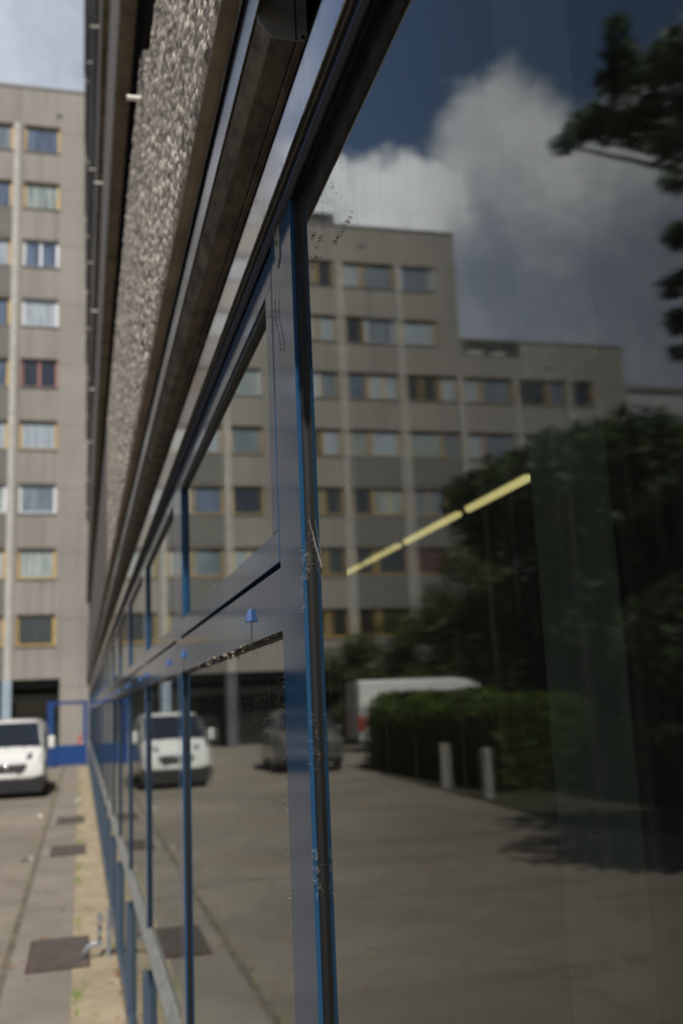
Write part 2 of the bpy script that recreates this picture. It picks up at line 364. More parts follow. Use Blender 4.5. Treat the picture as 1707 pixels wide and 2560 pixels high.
def part(mb, name, mat, parent, loc=None, **k):
    o = mb.build(name, mat, parent, **k)
    if loc is not None: o.location = loc
    return o
def local(parent_loc):      # parts modelled in world space, under an Empty that is not at the origin
    return tuple(-c for c in parent_loc)
def copy_part(src, parent, loc):
    c = src.copy(); COL.objects.link(c); c.parent = parent; c.location = loc; return c

# ------------------------------------------------------------------ ground
tag(MB().add([(-400, -400, 0), (400, -400, 0), (400, 700, 0), (-400, 700, 0)], [(0, 1, 2, 3)]).build('ground', 'asphalt'), 'grey brown asphalt yard with rusty stains', 'ground', kind='structure')
tag(MB().box(-.80, -.352, -4, 37.3, -.05, .012).build('pavement', 'pavement_slab'), 'narrow paved strip beside the sandy edge', 'pavement', kind='structure')
tag(MB().box(-.35, -.02, -4, 37.3, -.05, .016).build('path', 'sandy_strip'), 'sandy weed grown strip along the foot of the office building', 'path', kind='structure')
tag(MB().box(-.86, -.802, -4, 37.3, -.05, .006).build('gutter_joint', 'joint'), 'dark joint between asphalt and pavement', 'joint', kind='structure')
tag(MB().add([(-60, 6, .02), (-13, 8.5, .02), (-7.4, 11.0, .02), (-6.4, 13.6, .02), (-6.6, 17.0, .02), (-7.2, 27.6, .02), (-60, 34, .02)], [(0, 1, 2, 3, 4, 5, 6)]).build('garden_soil_shade', 'shaded_soil'), 'bare garden soil under the trees, drawn wider and darker as shade below the hedge', 'soil', kind='structure')  # soil edge moved out and colour darkened to stand for the hedge's shade

# ------------------------------------------------------------------ office building (the mirror facade)
OFF = empty('office_building', (0, 0, 0), 'office building with blue framed mirroring windows and pebbled concrete bands, close on the right', 'building')
NB = 22; PITCH = 1.70; MY = [1.302 + PITCH * (i - 1) for i in range(-1, NB + 1)]   # near edge of each mullion
XF = -.0127; MW = .15
mull = MB().box(XF, -.0065, 0, MW, .917, 2.575)
mull.box(-.0065, .05, .004, MW - .004, .917, 2.575)
M0 = None; gk = MB().box(-.0062, .004, -.007, .0, .917, 2.56).box(-.0050, .004, MW, MW + .006, .917, 1.950)
gk.box(-.0070, -.0050, -.0035, -.0022, .917, 2.56)
lowp = MB().box(-.030, .02, .02, .10, .10, .72)
for i, y in enumerate(MY):
    if M0 is None:
        M0 = mull.build('mullion', 'blue_paint', OFF, bevel=.0009); M0.location = (0, y, 0)
        G0 = gk.build('gasket', 'rubber', M0)
        P0 = lowp.build('kick_post', 'far_blue_paint', OFF, bevel=.004); P0.location = (0, y, 0)
    else:
        a = copy_part(M0, OFF, (0, y, 0)); g = G0.copy(); COL.objects.link(g); g.parent = a
        copy_part(P0, OFF, (0, y, 0))
# bays
tr_m = MB().box(XF, .03, 0, PITCH - MW, 1.956, 2.0495)
cas_f = MB(); CY0, CY1 = .006, PITCH - MW - .006
cas_f.box(XF, .02, CY0, CY1, 2.059, 2.108).box(XF, .02, CY0, CY1, 2.500, 2.555).box(XF, .02, CY0, CY0 + .05, 2.108, 2.500).box(XF, .02, CY1 - .05, CY1, 2.108, 2.500)
cas_p = MB().add([(-.001, CY0 + .05, 2.108), (-.001, CY0 + .05, 2.5), (-.001, CY1 - .05, 2.5), (-.001, CY1 - .05, 2.108)], [(0, 1, 2, 3)])
cas_g = MB().box(-.0095, .0, CY0 + .05, CY1 - .05, 2.488, 2.4998).box(-.006, .001, CY0 + .05, CY0 + .055, 2.108, 2.488)
low_p = MB().add([(0, 0, .917), (0, 0, 1.956), (0, PITCH - MW, 1.956), (0, PITCH - MW, .917)], [(0, 1, 2, 3)])
low_g = MB().box(-.006, .001, 0, PITCH - MW, 1.949, 1.9558)
bot_p = MB().add([(0, 0, .10), (0, 0, .869), (0, PITCH, .869), (0, PITCH, .10)], [(0, 1, 2, 3)])
cap_m = MB().add([(-.0127, -.011, 0), (-.0127, .011, 0), (-.0127, .0075, .022), (-.0127, -.0075, .022), (-.0235, -.0095, -.001), (-.0235, .0095, -.001), (-.0195, .0060, .0205), (-.0195, -.0060, .0205)],
                 [(0, 1, 5, 4), (1, 2, 6, 5), (2, 3, 7, 6), (3, 0, 4, 7), (4, 5, 6, 7), (0, 3, 2, 1)])
stain_m = MB().add([(-.0130, -.0035, 0), (-.0130, .0035, 0), (-.0130, .0055, -.036), (-.0130, -.0045, -.036)], [(0, 3, 2, 1)])
first = True
for i in range(len(MY) - 1):
    y0 = MY[i] + MW
    bp = bot_p.build('lower_pane', 'glazing', OFF) if first else copy_part(B0, OFF, (0, MY[i], 0))
    if first: B0 = bp; bp.location = (0, MY[i], 0)
    if i == 1:    # the bay the camera stands at is one tall pane
        part(MB().add([(0, y0, .917), (0, y0, 2.58), (0, MY[i + 1], 2.58), (0, MY[i + 1], .917)], [(0, 1, 2, 3)]), 'tall_pane', 'glazing', OFF)
        first = False; continue
    if first:
        T0 = tr_m.build('transom', 'blue_paint', OFF, bevel=.0009); T0.location = (0, y0, 0)
        K0 = []
        for yy in (.277, 1.468):
            k = cap_m.build('drain_cap', 'cap_blue', T0, bevel=.0012); k.location = (0, yy, 1.993); K0.append(k)
            k = stain_m.build('water_stain', 'web_dark', T0); k.location = (0, yy, 1.993); K0.append(k)
        C0 = cas_f.build('casement', 'blue_paint', OFF, bevel=.0009); C0.location = (0, y0, 0); CP0 = cas_p.build('casement_pane', 'glazing', C0); CG0 = cas_g.build('casement_gasket', 'rubber', C0)
        L0 = low_p.build('fixed_pane', 'dusty_glazing', OFF); L0.location = (0, y0, 0); LG0 = low_g.build('pane_gasket', 'rubber', L0); first = False
    else:
        a = copy_part(T0, OFF, (0, y0, 0))
        for k in K0: c = k.copy(); COL.objects.link(c); c.parent = a
        a = copy_part(C0, OFF, (0, y0, 0))
        for k in (CP0, CG0): c = k.copy(); COL.objects.link(c); c.parent = a
        a = copy_part(L0, OFF, (0, y0, 0)); a.rotation_euler = (0, random.gauss(0, .0006), random.gauss(0, .0006)); c = LG0.copy(); COL.objects.link(c); c.parent = a
YA, YB = -2.5, MY[-1] + MW
# backing behind the casement gap, head frame, rods
part(MB().box(.021, .04, YA, YB, 2.045, 2.062), 'frame_core', 'rubber', OFF)
part(MB().box(-.0125, .05, MY[2], YB, 2.5755, 2.60), 'head_frame', 'blue_paint', OFF)
part(MB().box(-.033, .05, YA, YB, 2.5765, 2.585), 'head_soffit', 'rubber', OFF)
part(MB().tube([(-.0135, YA, 2.5715), (-.0135, YB, 2.5715)], .0085, 16), 'head_bead', 'navy_gloss', OFF, smooth=True)
part(MB().tube([(-.0265, YA, 2.5760), (-.0265, YB, 2.5760)], .0007, 6), 'head_seam', 'plate_metal', OFF)
part(MB().box(-.035, -.0335, YA, YB, 2.5745, 2.645), 'metal_strip', 'aluminium', OFF)
BY = 1.194
prof = [(-.004, 2.90), (-.004, 2.742), (-.014, 2.742), (-.017, 2.7455), (-.020, 2.742), (-.0535, 2.7435), (-.0540, 2.7455), (-.0705, 2.7635), (-.0725, 2.796), (-.0725, 2.90)]
part(MB().prism_y(prof[::-1], BY, YB), 'shutter_box', 'box_underside', OFF)
part(MB().prism_y([(-.0738, 2.90), (-.0738, 2.797), (-.0718, 2.7622), (-.0545, 2.7425), (-.029, 2.7405), (-.003, 2.7405), (-.003, 2.90)][::-1], BY - .004, BY), 'box_end_cap', 'box_cap', OFF, bevel=.0008)
part(MB().box(-.0205, -.0190, BY - .0052, BY - .0041, 2.7406, 2.90), 'cap_seam', 'black_recess', OFF)
part(MB().tube([(-.010, BY - .0056, 2.7462), (-.010, BY - .0040, 2.7462)], .0025, 10), 'cap_screw', 'black_recess', OFF)
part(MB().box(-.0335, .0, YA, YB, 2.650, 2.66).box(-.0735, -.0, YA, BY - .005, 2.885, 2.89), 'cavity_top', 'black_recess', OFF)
part(MB().box(-.0755, -.0740, YA, YB, 2.772, 2.838), 'light_fascia', 'light_panel', OFF)
part(MB().box(-.0800, -.0757, YA, YB, 2.838, 2.846), 'fascia_seam', 'black_recess', OFF)
part(MB().box(-.0965, -.0, YA, YB, 2.908, 2.94), 'slab_soffit', 'slab_soffit', OFF)
# first concrete band: real pebbles near the camera
def pebble_panel(y0, y1, z0, z1, x, step, cell, nm):
    ny = int((y1 - y0) / step) + 1; nz = int((z1 - z0) / step) + 1
    Yg, Zg = np.meshgrid(np.linspace(y0, y1, ny), np.linspace(z0, z1, nz), indexing='ij')
    H = np.zeros_like(Yg); T = np.zeros_like(Yg) + .12
    for lay in range(2):
        cs = cell * (1 - .3 * lay); gy = int((y1 - y0) / cs) + 3; gz = int((z1 - z0) / cs) + 3
        jy = rng.random((gy, gz)) * .9; jz = rng.random((gy, gz)) * .9; rad = cs * (.32 + .42 * rng.random((gy, gz))); hh = rng.random((gy, gz)); tn = np.clip(rng.normal(.55, .30, (gy, gz)), .02, 1)
        on = rng.random((gy, gz)) < (.86 - .3 * lay)
        el = .7 + .6 * rng.random((gy, gz)); an = rng.random((gy, gz)) * 3.14
        ci = np.floor((Yg - y0) / cs).astype(int) + 1; cj = np.floor((Zg - z0) / cs).astype(int) + 1
        for di in (-1, 0, 1):
            for dj in (-1, 0, 1):
                a = np.clip(ci + di, 0, gy - 1); b = np.clip(cj + dj, 0, gz - 1)
                py = y0 + (a - 1 + jy[a, b]) * cs; pz = z0 + (b - 1 + jz[a, b]) * cs
                dy = Yg - py; dz_ = Zg - pz; ca, sa = np.cos(an[a, b]), np.sin(an[a, b])
                u = (dy * ca + dz_ * sa) / (rad[a, b] * el[a, b]); w = (-dy * sa + dz_ * ca) / (rad[a, b] / el[a, b])
                q = 1 - u * u - w * w
                h = np.where((q > 0) & on[a, b], np.sqrt(np.maximum(q, 0)) * rad[a, b] * (.28 + .34 * hh[a, b]), 0)
                up_ = h > H; H = np.where(up_, h, H); T = np.where(up_, tn[a, b], T)
    X = x - H
    edge = np.minimum(Zg - z0, z1 - Zg); X = X + np.where(edge < .02, (.02 - edge) * .5, 0)
    v = np.stack([X, Yg, Zg], -1).reshape(-1, 3)
    idx = np.arange(ny * nz).reshape(ny, nz); f = np.stack([idx[:-1, :-1], idx[:-1, 1:], idx[1:, 1:], idx[1:, :-1]], -1).reshape(-1, 4)
    o = npmesh(nm, v, f, 'aggregate_near', OFF, smooth=True)
    at = o.data.attributes.new('tone', 'FLOAT', 'POINT'); at.data.foreach_set('value', T.ravel().astype(np.float32))
    return o
PX, PZ, PJ = -.099, 2.911, 3.24
pebble_panel(-1.0, PJ - .01, PZ, 3.87, PX, .0050, .0215, 'pebble_band')
pebble_panel(PJ + .01, 7.9, PZ, 4.17, PX, .0070, .023, 'pebble_band')
part(MB().box(PX + .002, -.005, -1.0, PJ - .01, PZ + .03, 3.865).box(PX + .002, -.005, PJ + .01, 7.9, PZ + .03, 4.165), 'panel_core', 'aggregate_far', OFF)
for k in range(5):
    a = 7.92 + 6.2 * k; part(MB().box(PX - .002 - .003 * (k % 2), -.005, a, min(a + 6.18, YB), PZ, 4.17 - .03 * (k % 3)), 'concrete_band', 'aggregate_far', OFF)
part(MB().box(PX, -.005, -2.5, -1.02, PZ, 3.87), 'concrete_band', 'aggregate_far', OFF)
# storeys above
def storey(z0, xf, h, mat, win_x, sof):
    if sof: part(MB().box(xf + .004, win_x + .1, YA, YB, z0 - .03, z0 - .002), 'storey_soffit', sof, OFF)
    for k in range(6):
        a = YA + 6.6 * k + .01; part(MB().box(xf - .004 * (k % 2), -.0, a, min(a + 6.58, YB), z0, z0 + h), 'concrete_band', mat, OFF)
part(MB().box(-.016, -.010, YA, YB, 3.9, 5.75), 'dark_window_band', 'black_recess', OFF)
storey(5.75, -.105, 1.35, 'aggregate_far', -.02, 'slab_soffit')
z = 8.77; k = 0
while z < 29.5:
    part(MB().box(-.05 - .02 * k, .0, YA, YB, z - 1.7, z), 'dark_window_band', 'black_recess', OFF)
    storey(z, -.125 - .028 * k, 1.32, ('aggregate_far' if k == 0 else 'dark_band' if k % 2 else 'pale_band'), -.02, 'slab_soffit' if k == 0 else 'dark_band')
    z += 3.02; k += 1
part(MB().box(-.62, .2, YA, YB, 30.9, 31.6), 'cornice', 'dark_band', OFF)
# white spouts at the panel joints
sp0 = None
for (y, zz, x0) in [(3.27, 3.985, -.150)] + [(2.8 + 3.4 * (j + .5 * (q % 2)), 7.12 + 3.02 * q, -.19 - .03 * q) for q in range(4) for j in range(1, 9)]:
    if sp0 is None:
        sp0 = part(MB().tube([(.04, 0, 0), (-.07, 0, -.002)], .0095, 10).tube([(-.066, 0, -.002), (-.072, 0, -.0022)], .0108, 10), 'drain_spout', 'spout_white', OFF, (x0 + .07, y, zz), smooth=False)
    else: c = copy_part(sp0, OFF, (x0 + .07, y, zz))
# sill and foot
part(MB().prism_y([(-.030, .868), (-.030, .880), (-.002, .918), (.02, .918), (.02, .868)][::-1], YA, YB), 'window_sill', 'sill_metal', OFF)
part(MB().box(-.024, .05, YA, YB, .0, .115), 'foot_rail', 'far_blue_paint', OFF, bevel=.003)
# room behind the glass, roof and the rest of the volume
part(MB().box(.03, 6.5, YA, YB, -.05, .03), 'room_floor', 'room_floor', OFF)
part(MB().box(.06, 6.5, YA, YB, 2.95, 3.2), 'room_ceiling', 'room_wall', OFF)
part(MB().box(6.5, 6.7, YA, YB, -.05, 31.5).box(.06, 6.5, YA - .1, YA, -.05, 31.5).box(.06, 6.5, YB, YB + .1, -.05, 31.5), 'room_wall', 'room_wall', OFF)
part(MB().box(.0, 6.7, YA - .1, YB + .1, 31.6, 31.8), 'flat_roof', 'dark_band', OFF)
# plate with a screw on the first mullion
part(MB().prism_x([(1.376, 2.512), (1.396, 2.500), (1.413, 2.530), (1.413, 2.574), (1.376, 2.574)], XF - .0016, XF - .0001), 'name_plate', 'plate_metal', OFF, bevel=.0004)
part(MB().tube([(XF - .0016, 1.395, 2.541), (XF - .0034, 1.395, 2.541)], .0042, 10), 'plate_screw', 'web_dark', OFF)

# cobwebs and grime: thin threads caught on the first frame
def threads(name, pts, mat, n, spread, ln, r, parent=OFF, stuff=False, curl=.5):
    mb = MB()
    for _ in range(n):
        c = Vector(random.choice(pts)) + Vector([random.gauss(0, s) for s in spread])
        d = Vector([random.gauss(0, 1) for _ in range(3)]).normalized(); q = [c]
        for _k in range(5):
            d = (d + Vector([random.gauss(0, curl) for _ in range(3)])).normalized(); q.append(q[-1] + d * ln * random.uniform(.1, .35))
        q = [Vector((min(w.x, -.0008), w.y, w.z)) for w in q]
        mb.tube(q, r * random.uniform(.5, 1.3), 3, False)
    return tag(part(mb, name, mat, parent), kind='stuff')
def lerp_pts(a, b, n): a, b = Vector(a), Vector(b); return [a.lerp(b, i / (n - 1)) for i in range(n)]
threads('cobweb', lerp_pts((-.008, 1.292, 2.015), (-.008, 1.292, 2.045), 6), 'web', 70, (.0018, .0035, .0055), .007, .00013)
threads('cobweb', lerp_pts((-.0127, 1.300, 2.05), (-.0127, 1.300, 1.975), 12), 'web', 30, (.0006, .0010, .005), .006, .00015)
threads('cobweb', lerp_pts((-.006, 1.294, 1.83), (-.006, 1.294, 1.775), 8), 'web', 40, (.002, .003, .006), .007, .00014)
threads('cobweb', lerp_pts((-.008, 1.296, 1.665), (-.010, 1.296, 1.615), 10), 'web', 55, (.002, .003, .006), .007, .00015)
mb = MB(); q = [Vector((-.004, 1.291, 2.093))]
for k in range(14): q.append(q[-1] + Vector((.0002, -.0030 - random.uniform(0, .0012), -.0052)))
mb.tube([(min(w.x, -.001), w.y, w.z) for w in q], [.0002 + .0004 * k / 14 for k in range(15)], 4); part(mb, 'cobweb', 'web', OFF)
threads('cobweb', [tuple(w) for w in q[5:]], 'web', 26, (.001, .001, .003), .006, .0002)
threads('cobweb', lerp_pts((-.002, 1.462, 1.94), (-.002, 1.462, 1.55), 60), 'web', 150, (.001, .006, .02), .012, .00028)
threads('cobweb', lerp_pts((-.012, 1.452, 2.45), (-.012, 1.452, 2.42), 6), 'web_dark', 40, (.001, .006, .006), .012, .0002)
threads('cobweb', lerp_pts((-.030, .5, 2.573), (-.030, 1.6, 2.573), 60), 'web_dark', 70, (.004, .02, .001), .02, .0002)
# grime hanging under the transom of the first openable bay
gm = MB()
def fleck(mb, c, s, flat=.3):
    c = Vector(c); a = Vector([random.gauss(0, 1) for _ in range(3)]).normalized(); b = a.orthogonal().normalized(); cc = a.cross(b)
    vs = [c + a * s, c + b * s * .6, c - a * s, c - b * s * .6, c + cc * s * flat, c - cc * s * flat]
    mb.add([(min(v_.x, -.0004), v_.y, v_.z) for v_ in vs], [(0, 1, 4), (1, 2, 4), (2, 3, 4), (3, 0, 4), (1, 0, 5), (2, 1, 5), (3, 2, 5), (0, 3, 5)])
for bay in range(4):
    yb = 1.452 + PITCH * bay
    for _ in range(420 // (bay + 1)):
        fleck(gm, (-random.uniform(.001, .013), yb + random.uniform(0, 1.5), 1.9545 - abs(random.gauss(0, .0035))), random.uniform(.0010, .0028))
tag(part(gm, 'grime_crumbs', 'web_dark', OFF), kind='stuff')
gm = MB()
for c in [(1.95, 1.952), (2.02, 1.950), (2.05, 1.954), (2.18, 1.952), (2.32, 1.952), (2.55, 1.953), (1.83, 1.953), (3.6, 1.951), (3.75, 1.951)]:
    for _ in range(9): fleck(gm, (-.012 + random.uniform(-.006, .006), c[0] + random.gauss(0, .01), c[1] + random.gauss(0, .004)), random.uniform(.0015, .0045), .25)
for _ in range(16):
    fleck(gm, (-.001, random.uniform(1.55, 2.9), random.uniform(2.115, 2.13)), random.uniform(.001, .003))
for _ in range(150):
    y = 1.47 + abs(random.gauss(0, .16)); fleck(gm, (-.0006, y, random.triangular(1.55, 1.95, 1.9)), random.uniform(.0004, .0012), .25)
for _ in range(60):
    fleck(gm, (-.0006, random.uniform(1.6, 2.2), random.uniform(1.6, 1.93)), random.uniform(.0004, .0010), .25)
for _ in range(70):
    y = 1.47 + abs(random.gauss(0, .3)); zz = random.uniform(1.5, 1.94); h = random.uniform(.003, .014); w_ = random.uniform(.0002, .0005)
    gm.add([(-.0006, y - w_, zz), (-.0006, y + w_, zz), (-.0007, y + random.gauss(0, .0006), zz - h)], [(0, 1, 2)])
tag(part(gm, 'husk_crumbs', 'web', OFF), kind='stuff')
# dirt along top corner of the tall pane and on the rubber
gm = MB()
for _ in range(420):
    y = 1.28 - abs(random.gauss(0, .10)); zt = 2.56 - abs(random.gauss(0, .09)); fleck(gm, (-.0006, y, zt), random.uniform(.0003, .0012), .3)
for c in [(1.22, 2.47), (1.19, 2.445), (1.215, 2.43), (1.10, 2.405), (1.07, 2.403), (1.04, 2.402)]:
    for _ in range(14): fleck(gm, (-.001, c[0] + random.gauss(0, .007), c[1] + random.gauss(0, .003)), random.uniform(.0006, .0019), .4)
for y0_, z0_ in ((1.205, 2.50), (1.155, 2.51)):
    for k in range(0, 30, 2): fleck(gm, (-.0008, y0_ + .012 * math.sin(k * .35) + random.gauss(0, .002), z0_ - k * .0032 + .03), random.uniform(.0003, .0007), .4)
tag(part(gm, 'dirt_specks', 'web_dark', OFF), kind='stuff')
# dry egg thread on the first mullion
gm = MB(); q = []
for k in range(30):
    t = k / 29.; yy = 1.405 + .016 * math.sin(t * 5.2) * (.3 + t); zz = 2.480 - .115 * t; q.append((XF - .003, yy, zz))
gm.tube(q, .00025, 3)
for w in q[6:]:
    for _ in range(2): fleck(gm, (w[0] + random.gauss(0, .0006), w[1] + random.gauss(0, .0012), w[2] + random.gauss(0, .001)), random.uniform(.0008, .0019), .7)
part(gm, 'egg_thread', 'leaf_litter', OFF)

# pipe fitting at the foot of the facade
PF = empty('standpipe', (-.10, 8.3, 0), 'galvanised pipe fitting bending onto the iron grate by the blue office foot', 'pipe')
part(MB().tube([(.02, 0, .0), (.02, 0, .36)], .018, 10), 'riser', 'galvanised', PF, smooth=False)
part(MB().tube([(-.05, .0, .10), (-.05, 0, .34)], .017, 10), 'valve_stem', 'galvanised', PF)
for zz in (.19, .27): part(MB().tube([(-.05, -.045, zz), (-.05, .03, zz)], [.012, .02], 10), 'tap', 'chrome', PF)
part(MB().tube([(-.05, 0, .13), (-.09, 0, .125), (-.13, 0, .11), (-.155, 0, .08), (-.165, 0, .03)], .016, 10), 'outlet_bend', 'galvanised', PF, smooth=True)

# ceiling lamps in a row
first = None; lampX = 1.84
LY = [(4.42, 5.27), (5.38, 6.42), (6.54, 7.44), (7.53, 8.13)]
LL = ['first and nearest lit tube of the ceiling row, beside the curtain', 'second lit tube of the ceiling row counting from the curtain', 'third lit tube of the ceiling row counting from the curtain', 'farthest and shortest looking lit tube of the ceiling row']
for (a, b), lab in zip(LY, LL):
    Lm = empty('ceiling_lamp', (lampX, a, 2.9), lab, 'lamp', 'lit tubes under the office ceiling')
    part(MB().box(-.035, .035, 0, b - a, .012, .049), 'housing', 'lamp_housing', Lm, bevel=.004)
    part(MB().tube([(0, .02, 0), (0, b - a - .02, 0)], .021, 10), 'tube', 'lamp_tube', Lm)
# curtain panels inside the near pane
def curtain(ya, yb, x, label, amp=.008, n=26):
    vs = []; fs = []
    for i in range(n + 1):
        t = i / n; y = ya + (yb - ya) * t; xx = x + amp * math.sin(t * 21) * (0.4 + .6 * math.sin(t * 3))
        sk = .02 * math.sin(t * 7)
        for zz in (.05, 1.2, 2.0, 2.9): vs.append((xx + .002 * math.sin(zz * 3 + t * 9), y - .035 * (zz - 1.8) * 0 + sk * .2, zz))
    for i in range(n):
        for k in range(3): a = i * 4 + k; fs.append((a, a + 1, a + 5, a + 4))
    o = MB().add(vs, fs).build('curtain', 'curtain', smooth=True)
    s_ = o.modifiers.new('thick', 'SOLIDIFY'); s_.thickness = .002
    return tag(o, label, 'curtain')
curtain(.775, .935, .15, 'narrow grey green curtain hanging behind the tall near pane')

# ------------------------------------------------------------------ one stepped housing block, split into three sections (reflected, and seen on the left)
YW = 47.0
def block(name, label, x_r, x_l, roof, rows, cols, pil, ztop_pil, x_span_hi=None, special=None, wide_from=None):
    """x_r > x_l; cols: list of (xa, xb, kmin, kmax) window spans; rows: z centres"""
    B = empty(name, ((x_r + x_l) / 2, YW + 6, 0), label, 'building'); L = local(B.location)
    w = MB(); WH = .70
    # solid volume behind, set back by the window reveal
    w.box(x_l, x_r, YW + .24, YW + 12, 3.35, roof - .12).box(x_l, x_r, YW + 2.2, YW + 12, 0, 3.35)
    bands = []
    prev = 3.4
    for z in rows:
        bands.append((prev, z - WH)); prev = z + WH
    bands.append((prev, roof))
    for a, b in bands: w.box(x_l, x_r, YW, YW + .24, a, b)
    part(w, 'wall', 'block_wall', B, L)
    for zi, z in enumerate(rows):
        sp = sorted([(a, b) for a, b, k0, k1 in cols if k0 <= zi <= k1])
        # wall between windows of this row
        pr = x_l
        for a, b in sp + [(x_r, x_r)]:
            if a > pr + .001: part(MB().box(pr, a, YW + .001, YW + .239, z - WH, z + WH), 'pier', 'block_wall', B, L)
            pr = b
        for a, b in sp:
            st = (special or {}).get((zi, round(a, 1)))
            r = random.random()
            fm = 'ochre_frame' if r < .88 else 'white_frame'; pm = random.choice(PANES); mid = random.random() < .25 and (b - a) > 1.2
            if st: fm, pm, mid = st
            t = .11 if fm != 'white_frame' else .13; f = MB()
            f.box(a, b, YW + .14, YW + .21, z - WH, z - WH + t * .7).box(a, b, YW + .14, YW + .21, z + WH - t * .7, z + WH)
            f.box(a, a + t, YW + .14, YW + .21, z - WH + t * .7, z + WH - t * .7).box(b - t, b, YW + .14, YW + .21, z - WH + t * .7, z + WH - t * .7)
            if mid: c = (a + b) / 2; f.box(c - .06, c + .06, YW + .14, YW + .21, z - WH + t * .7, z + WH - t * .7)
            fo = part(f, 'window', fm, B, L)
            g = MB().box(a + t, b - t, YW + .175, YW + .19, z - WH + t * .7, z + WH - t * .7).build('pane', pm, fo)
            MB().box(a - .04, b + .04, YW - .05, YW + .14, z - WH - .06, z - WH).build('sill', 'block_spandrel', fo)
    for px in pil:
        zt = ztop_pil(px); part(MB().box(px - .14, px + .14, YW - .09, YW - .001, 3.4, zt), 'pilaster', 'pilaster', B, L)
        part(MB().box(px - .2, px + .2, YW - .12, YW + .3, 0, 3.4), 'column', 'blue_column' if px > -4 else 'dark_band', B, L)
    # spandrels between pilasters
    ps = sorted(pil); 
    for z in rows:
        m3 = MB()
        for a, b in zip(ps[:-1], ps[1:]): m3.box(a + .16, b - .16, YW - .03, YW - .002, z - WH - 1.5, z - WH - .08)
        if len(ps) > 1 and z + .8 < ztop_pil(ps[0]): part(m3, 'spandrel', 'block_spandrel', B, L)
    gfm = MB().box(x_l, x_r, YW + 1.5, YW + 1.6, .0, 2.4); part(gfm, 'shop_front', 'shop_glass', B, L)
    part(MB().box(x_l, x_r, YW + .35, YW + 2.2, 3.0, 3.34), 'recess_ceiling', 'recess_dark', B, L)
    part(MB().box(x_l, x_r, YW + 1.3, YW + 1.7, 2.4, 2.75), 'fascia', 'roof_trim', B, L)
    part(MB().box(x_l - .02, x_r + .02, YW - .05, YW + 12.02, roof, roof + .12), 'roof', 'roof_trim', B, L)
    return B, L
rz = [5.58 + 3.02 * k for k in range(9)]
S9 = {(8, -3.1): ('ochre_frame', 'pane_sky_reflect', False), (7, -3.1): ('ochre_frame', 'pane_net', False), (6, -3.1): ('white_frame', 'pane_sky_reflect', True), (5, -3.1): ('white_frame', 'pane_curtain', False),
      (4, -3.1): ('rose_frame', 'pane_dark', True), (3, -3.1): ('ochre_frame', 'pane_curtain', False), (2, -3.1): ('white_frame', 'pane_grey', False), (1, -3.1): ('ochre_frame', 'pane_net', False), (0, -3.1): ('ochre_frame', 'pane_dark', False)}
B9, L9 = block('apartment_section', 'nine storey section of the stepped beige apartment block, its tallest, partly seen left of the facade', 4.0, -9.49, 32.45, rz,
      [(-3.1, -1.42, 0, 8), (-4.72, -3.62, 0, 8), (-6.35, -4.76, 0, 8), (-8.3, -6.68, 0, 8)], [-3.45, -6.52], lambda x: rz[8] + .7, special=S9)
part(MB().box(-1.6, -1.3, YW - .02, YW - .001, 31.0, 31.15), 'vent', 'recess_dark', B9, L9)
part(MB().box(-1.2, 4.0, YW - .10, YW - .002, 0, 3.39), 'end_wall', 'block_wall', B9, L9)
S7 = {(6, -17.7): ('white_frame', 'pane_grey', False), (5, -17.7): ('ochre_frame', 'pane_curtain', False), (6, -12.4): ('ochre_frame', 'pane_dark', False), (2, -13.8): ('ochre_frame', 'pane_dark', False), (2, -12.4): ('ochre_frame', 'pane_dark', False),
      (4, -15.6): ('ochre_frame', 'pane_curtain', True), (1, -17.7): ('ochre_frame', 'pane_red', False), (1, -12.4): ('ochre_frame', 'pane_dark', False), (1, -13.8): ('ochre_frame', 'pane_dark', False), (0, -13.8): ('ochre_frame', 'pane_dark', False),
      (6, -13.8): ('ochre_frame', 'pane_curtain', False), (6, -15.6): ('ochre_frame', 'pane_grey', False), (3, -15.6): ('ochre_frame', 'pane_curtain', False), (0, -15.6): ('ochre_frame', 'pane_dark', False), (1, -15.6): ('ochre_frame', 'pane_dark', False), (0, -12.4): ('ochre_frame', 'pane_dark', False)}
B7, L7 = block('apartment_section', 'seven storey middle section of the stepped apartment block with louvred box on its roof', -9.50, -19.08, 26.35, rz[:7],
      [(-11.25, -9.9, 0, 6), (-12.36, -11.29, 0, 6), (-13.8, -12.69, 0, 6), (-15.55, -13.84, 0, 6), (-17.7, -15.88, 0, 6), (-18.68, -17.74, 0, 4)], [-12.53, -15.72, -18.83], lambda x: rz[6] + .7 if x > -17 else rz[4] + .75, special=S7)
part(MB().box(-12.6, -9.6, YW + .3, YW + 4, 26.47, 27.2), 'roof_plant', 'recess_dark', B7, L7)
part(MB().box(-14.0, -13.7, YW - .02, YW - .001, 25.2, 25.4), 'vent', 'recess_dark', B7, L7)
S5 = {(4, -21.9): ('ochre_frame', 'pane_grey', False), (4, -23.9): ('ochre_frame', 'pane_dark', False), (3, -21.9): ('ochre_frame', 'pane_grey', False)}
B5, L5 = block('apartment_section', 'five storey section of the stepped apartment block, its lowest and farthest left end', -19.09, -28.67, 20.38, rz[:5],
      [(-20.05, -19.12, 0, 4), (-21.88, -20.09, 0, 4), (-23.9, -22.21, 0, 4), (-24.92, -23.94, 0, 4), (-26.5, -25.24, 0, 4)], [-22.05, -25.08], lambda x: rz[4] + .75, special=S5)
part(MB().box(-22.4, -19.2, YW - .012, YW - .001, 19.55, 20.30), 'roof_loggia', 'recess_dark', B5, L5)
part(MB().box(-20.3, -19.4, YW - .02, YW - .013, 19.6, 19.85).box(-21.6, -20.8, YW - .02, YW - .013, 19.6, 19.8), 'loggia_panels', 'pilaster', B5, L5)
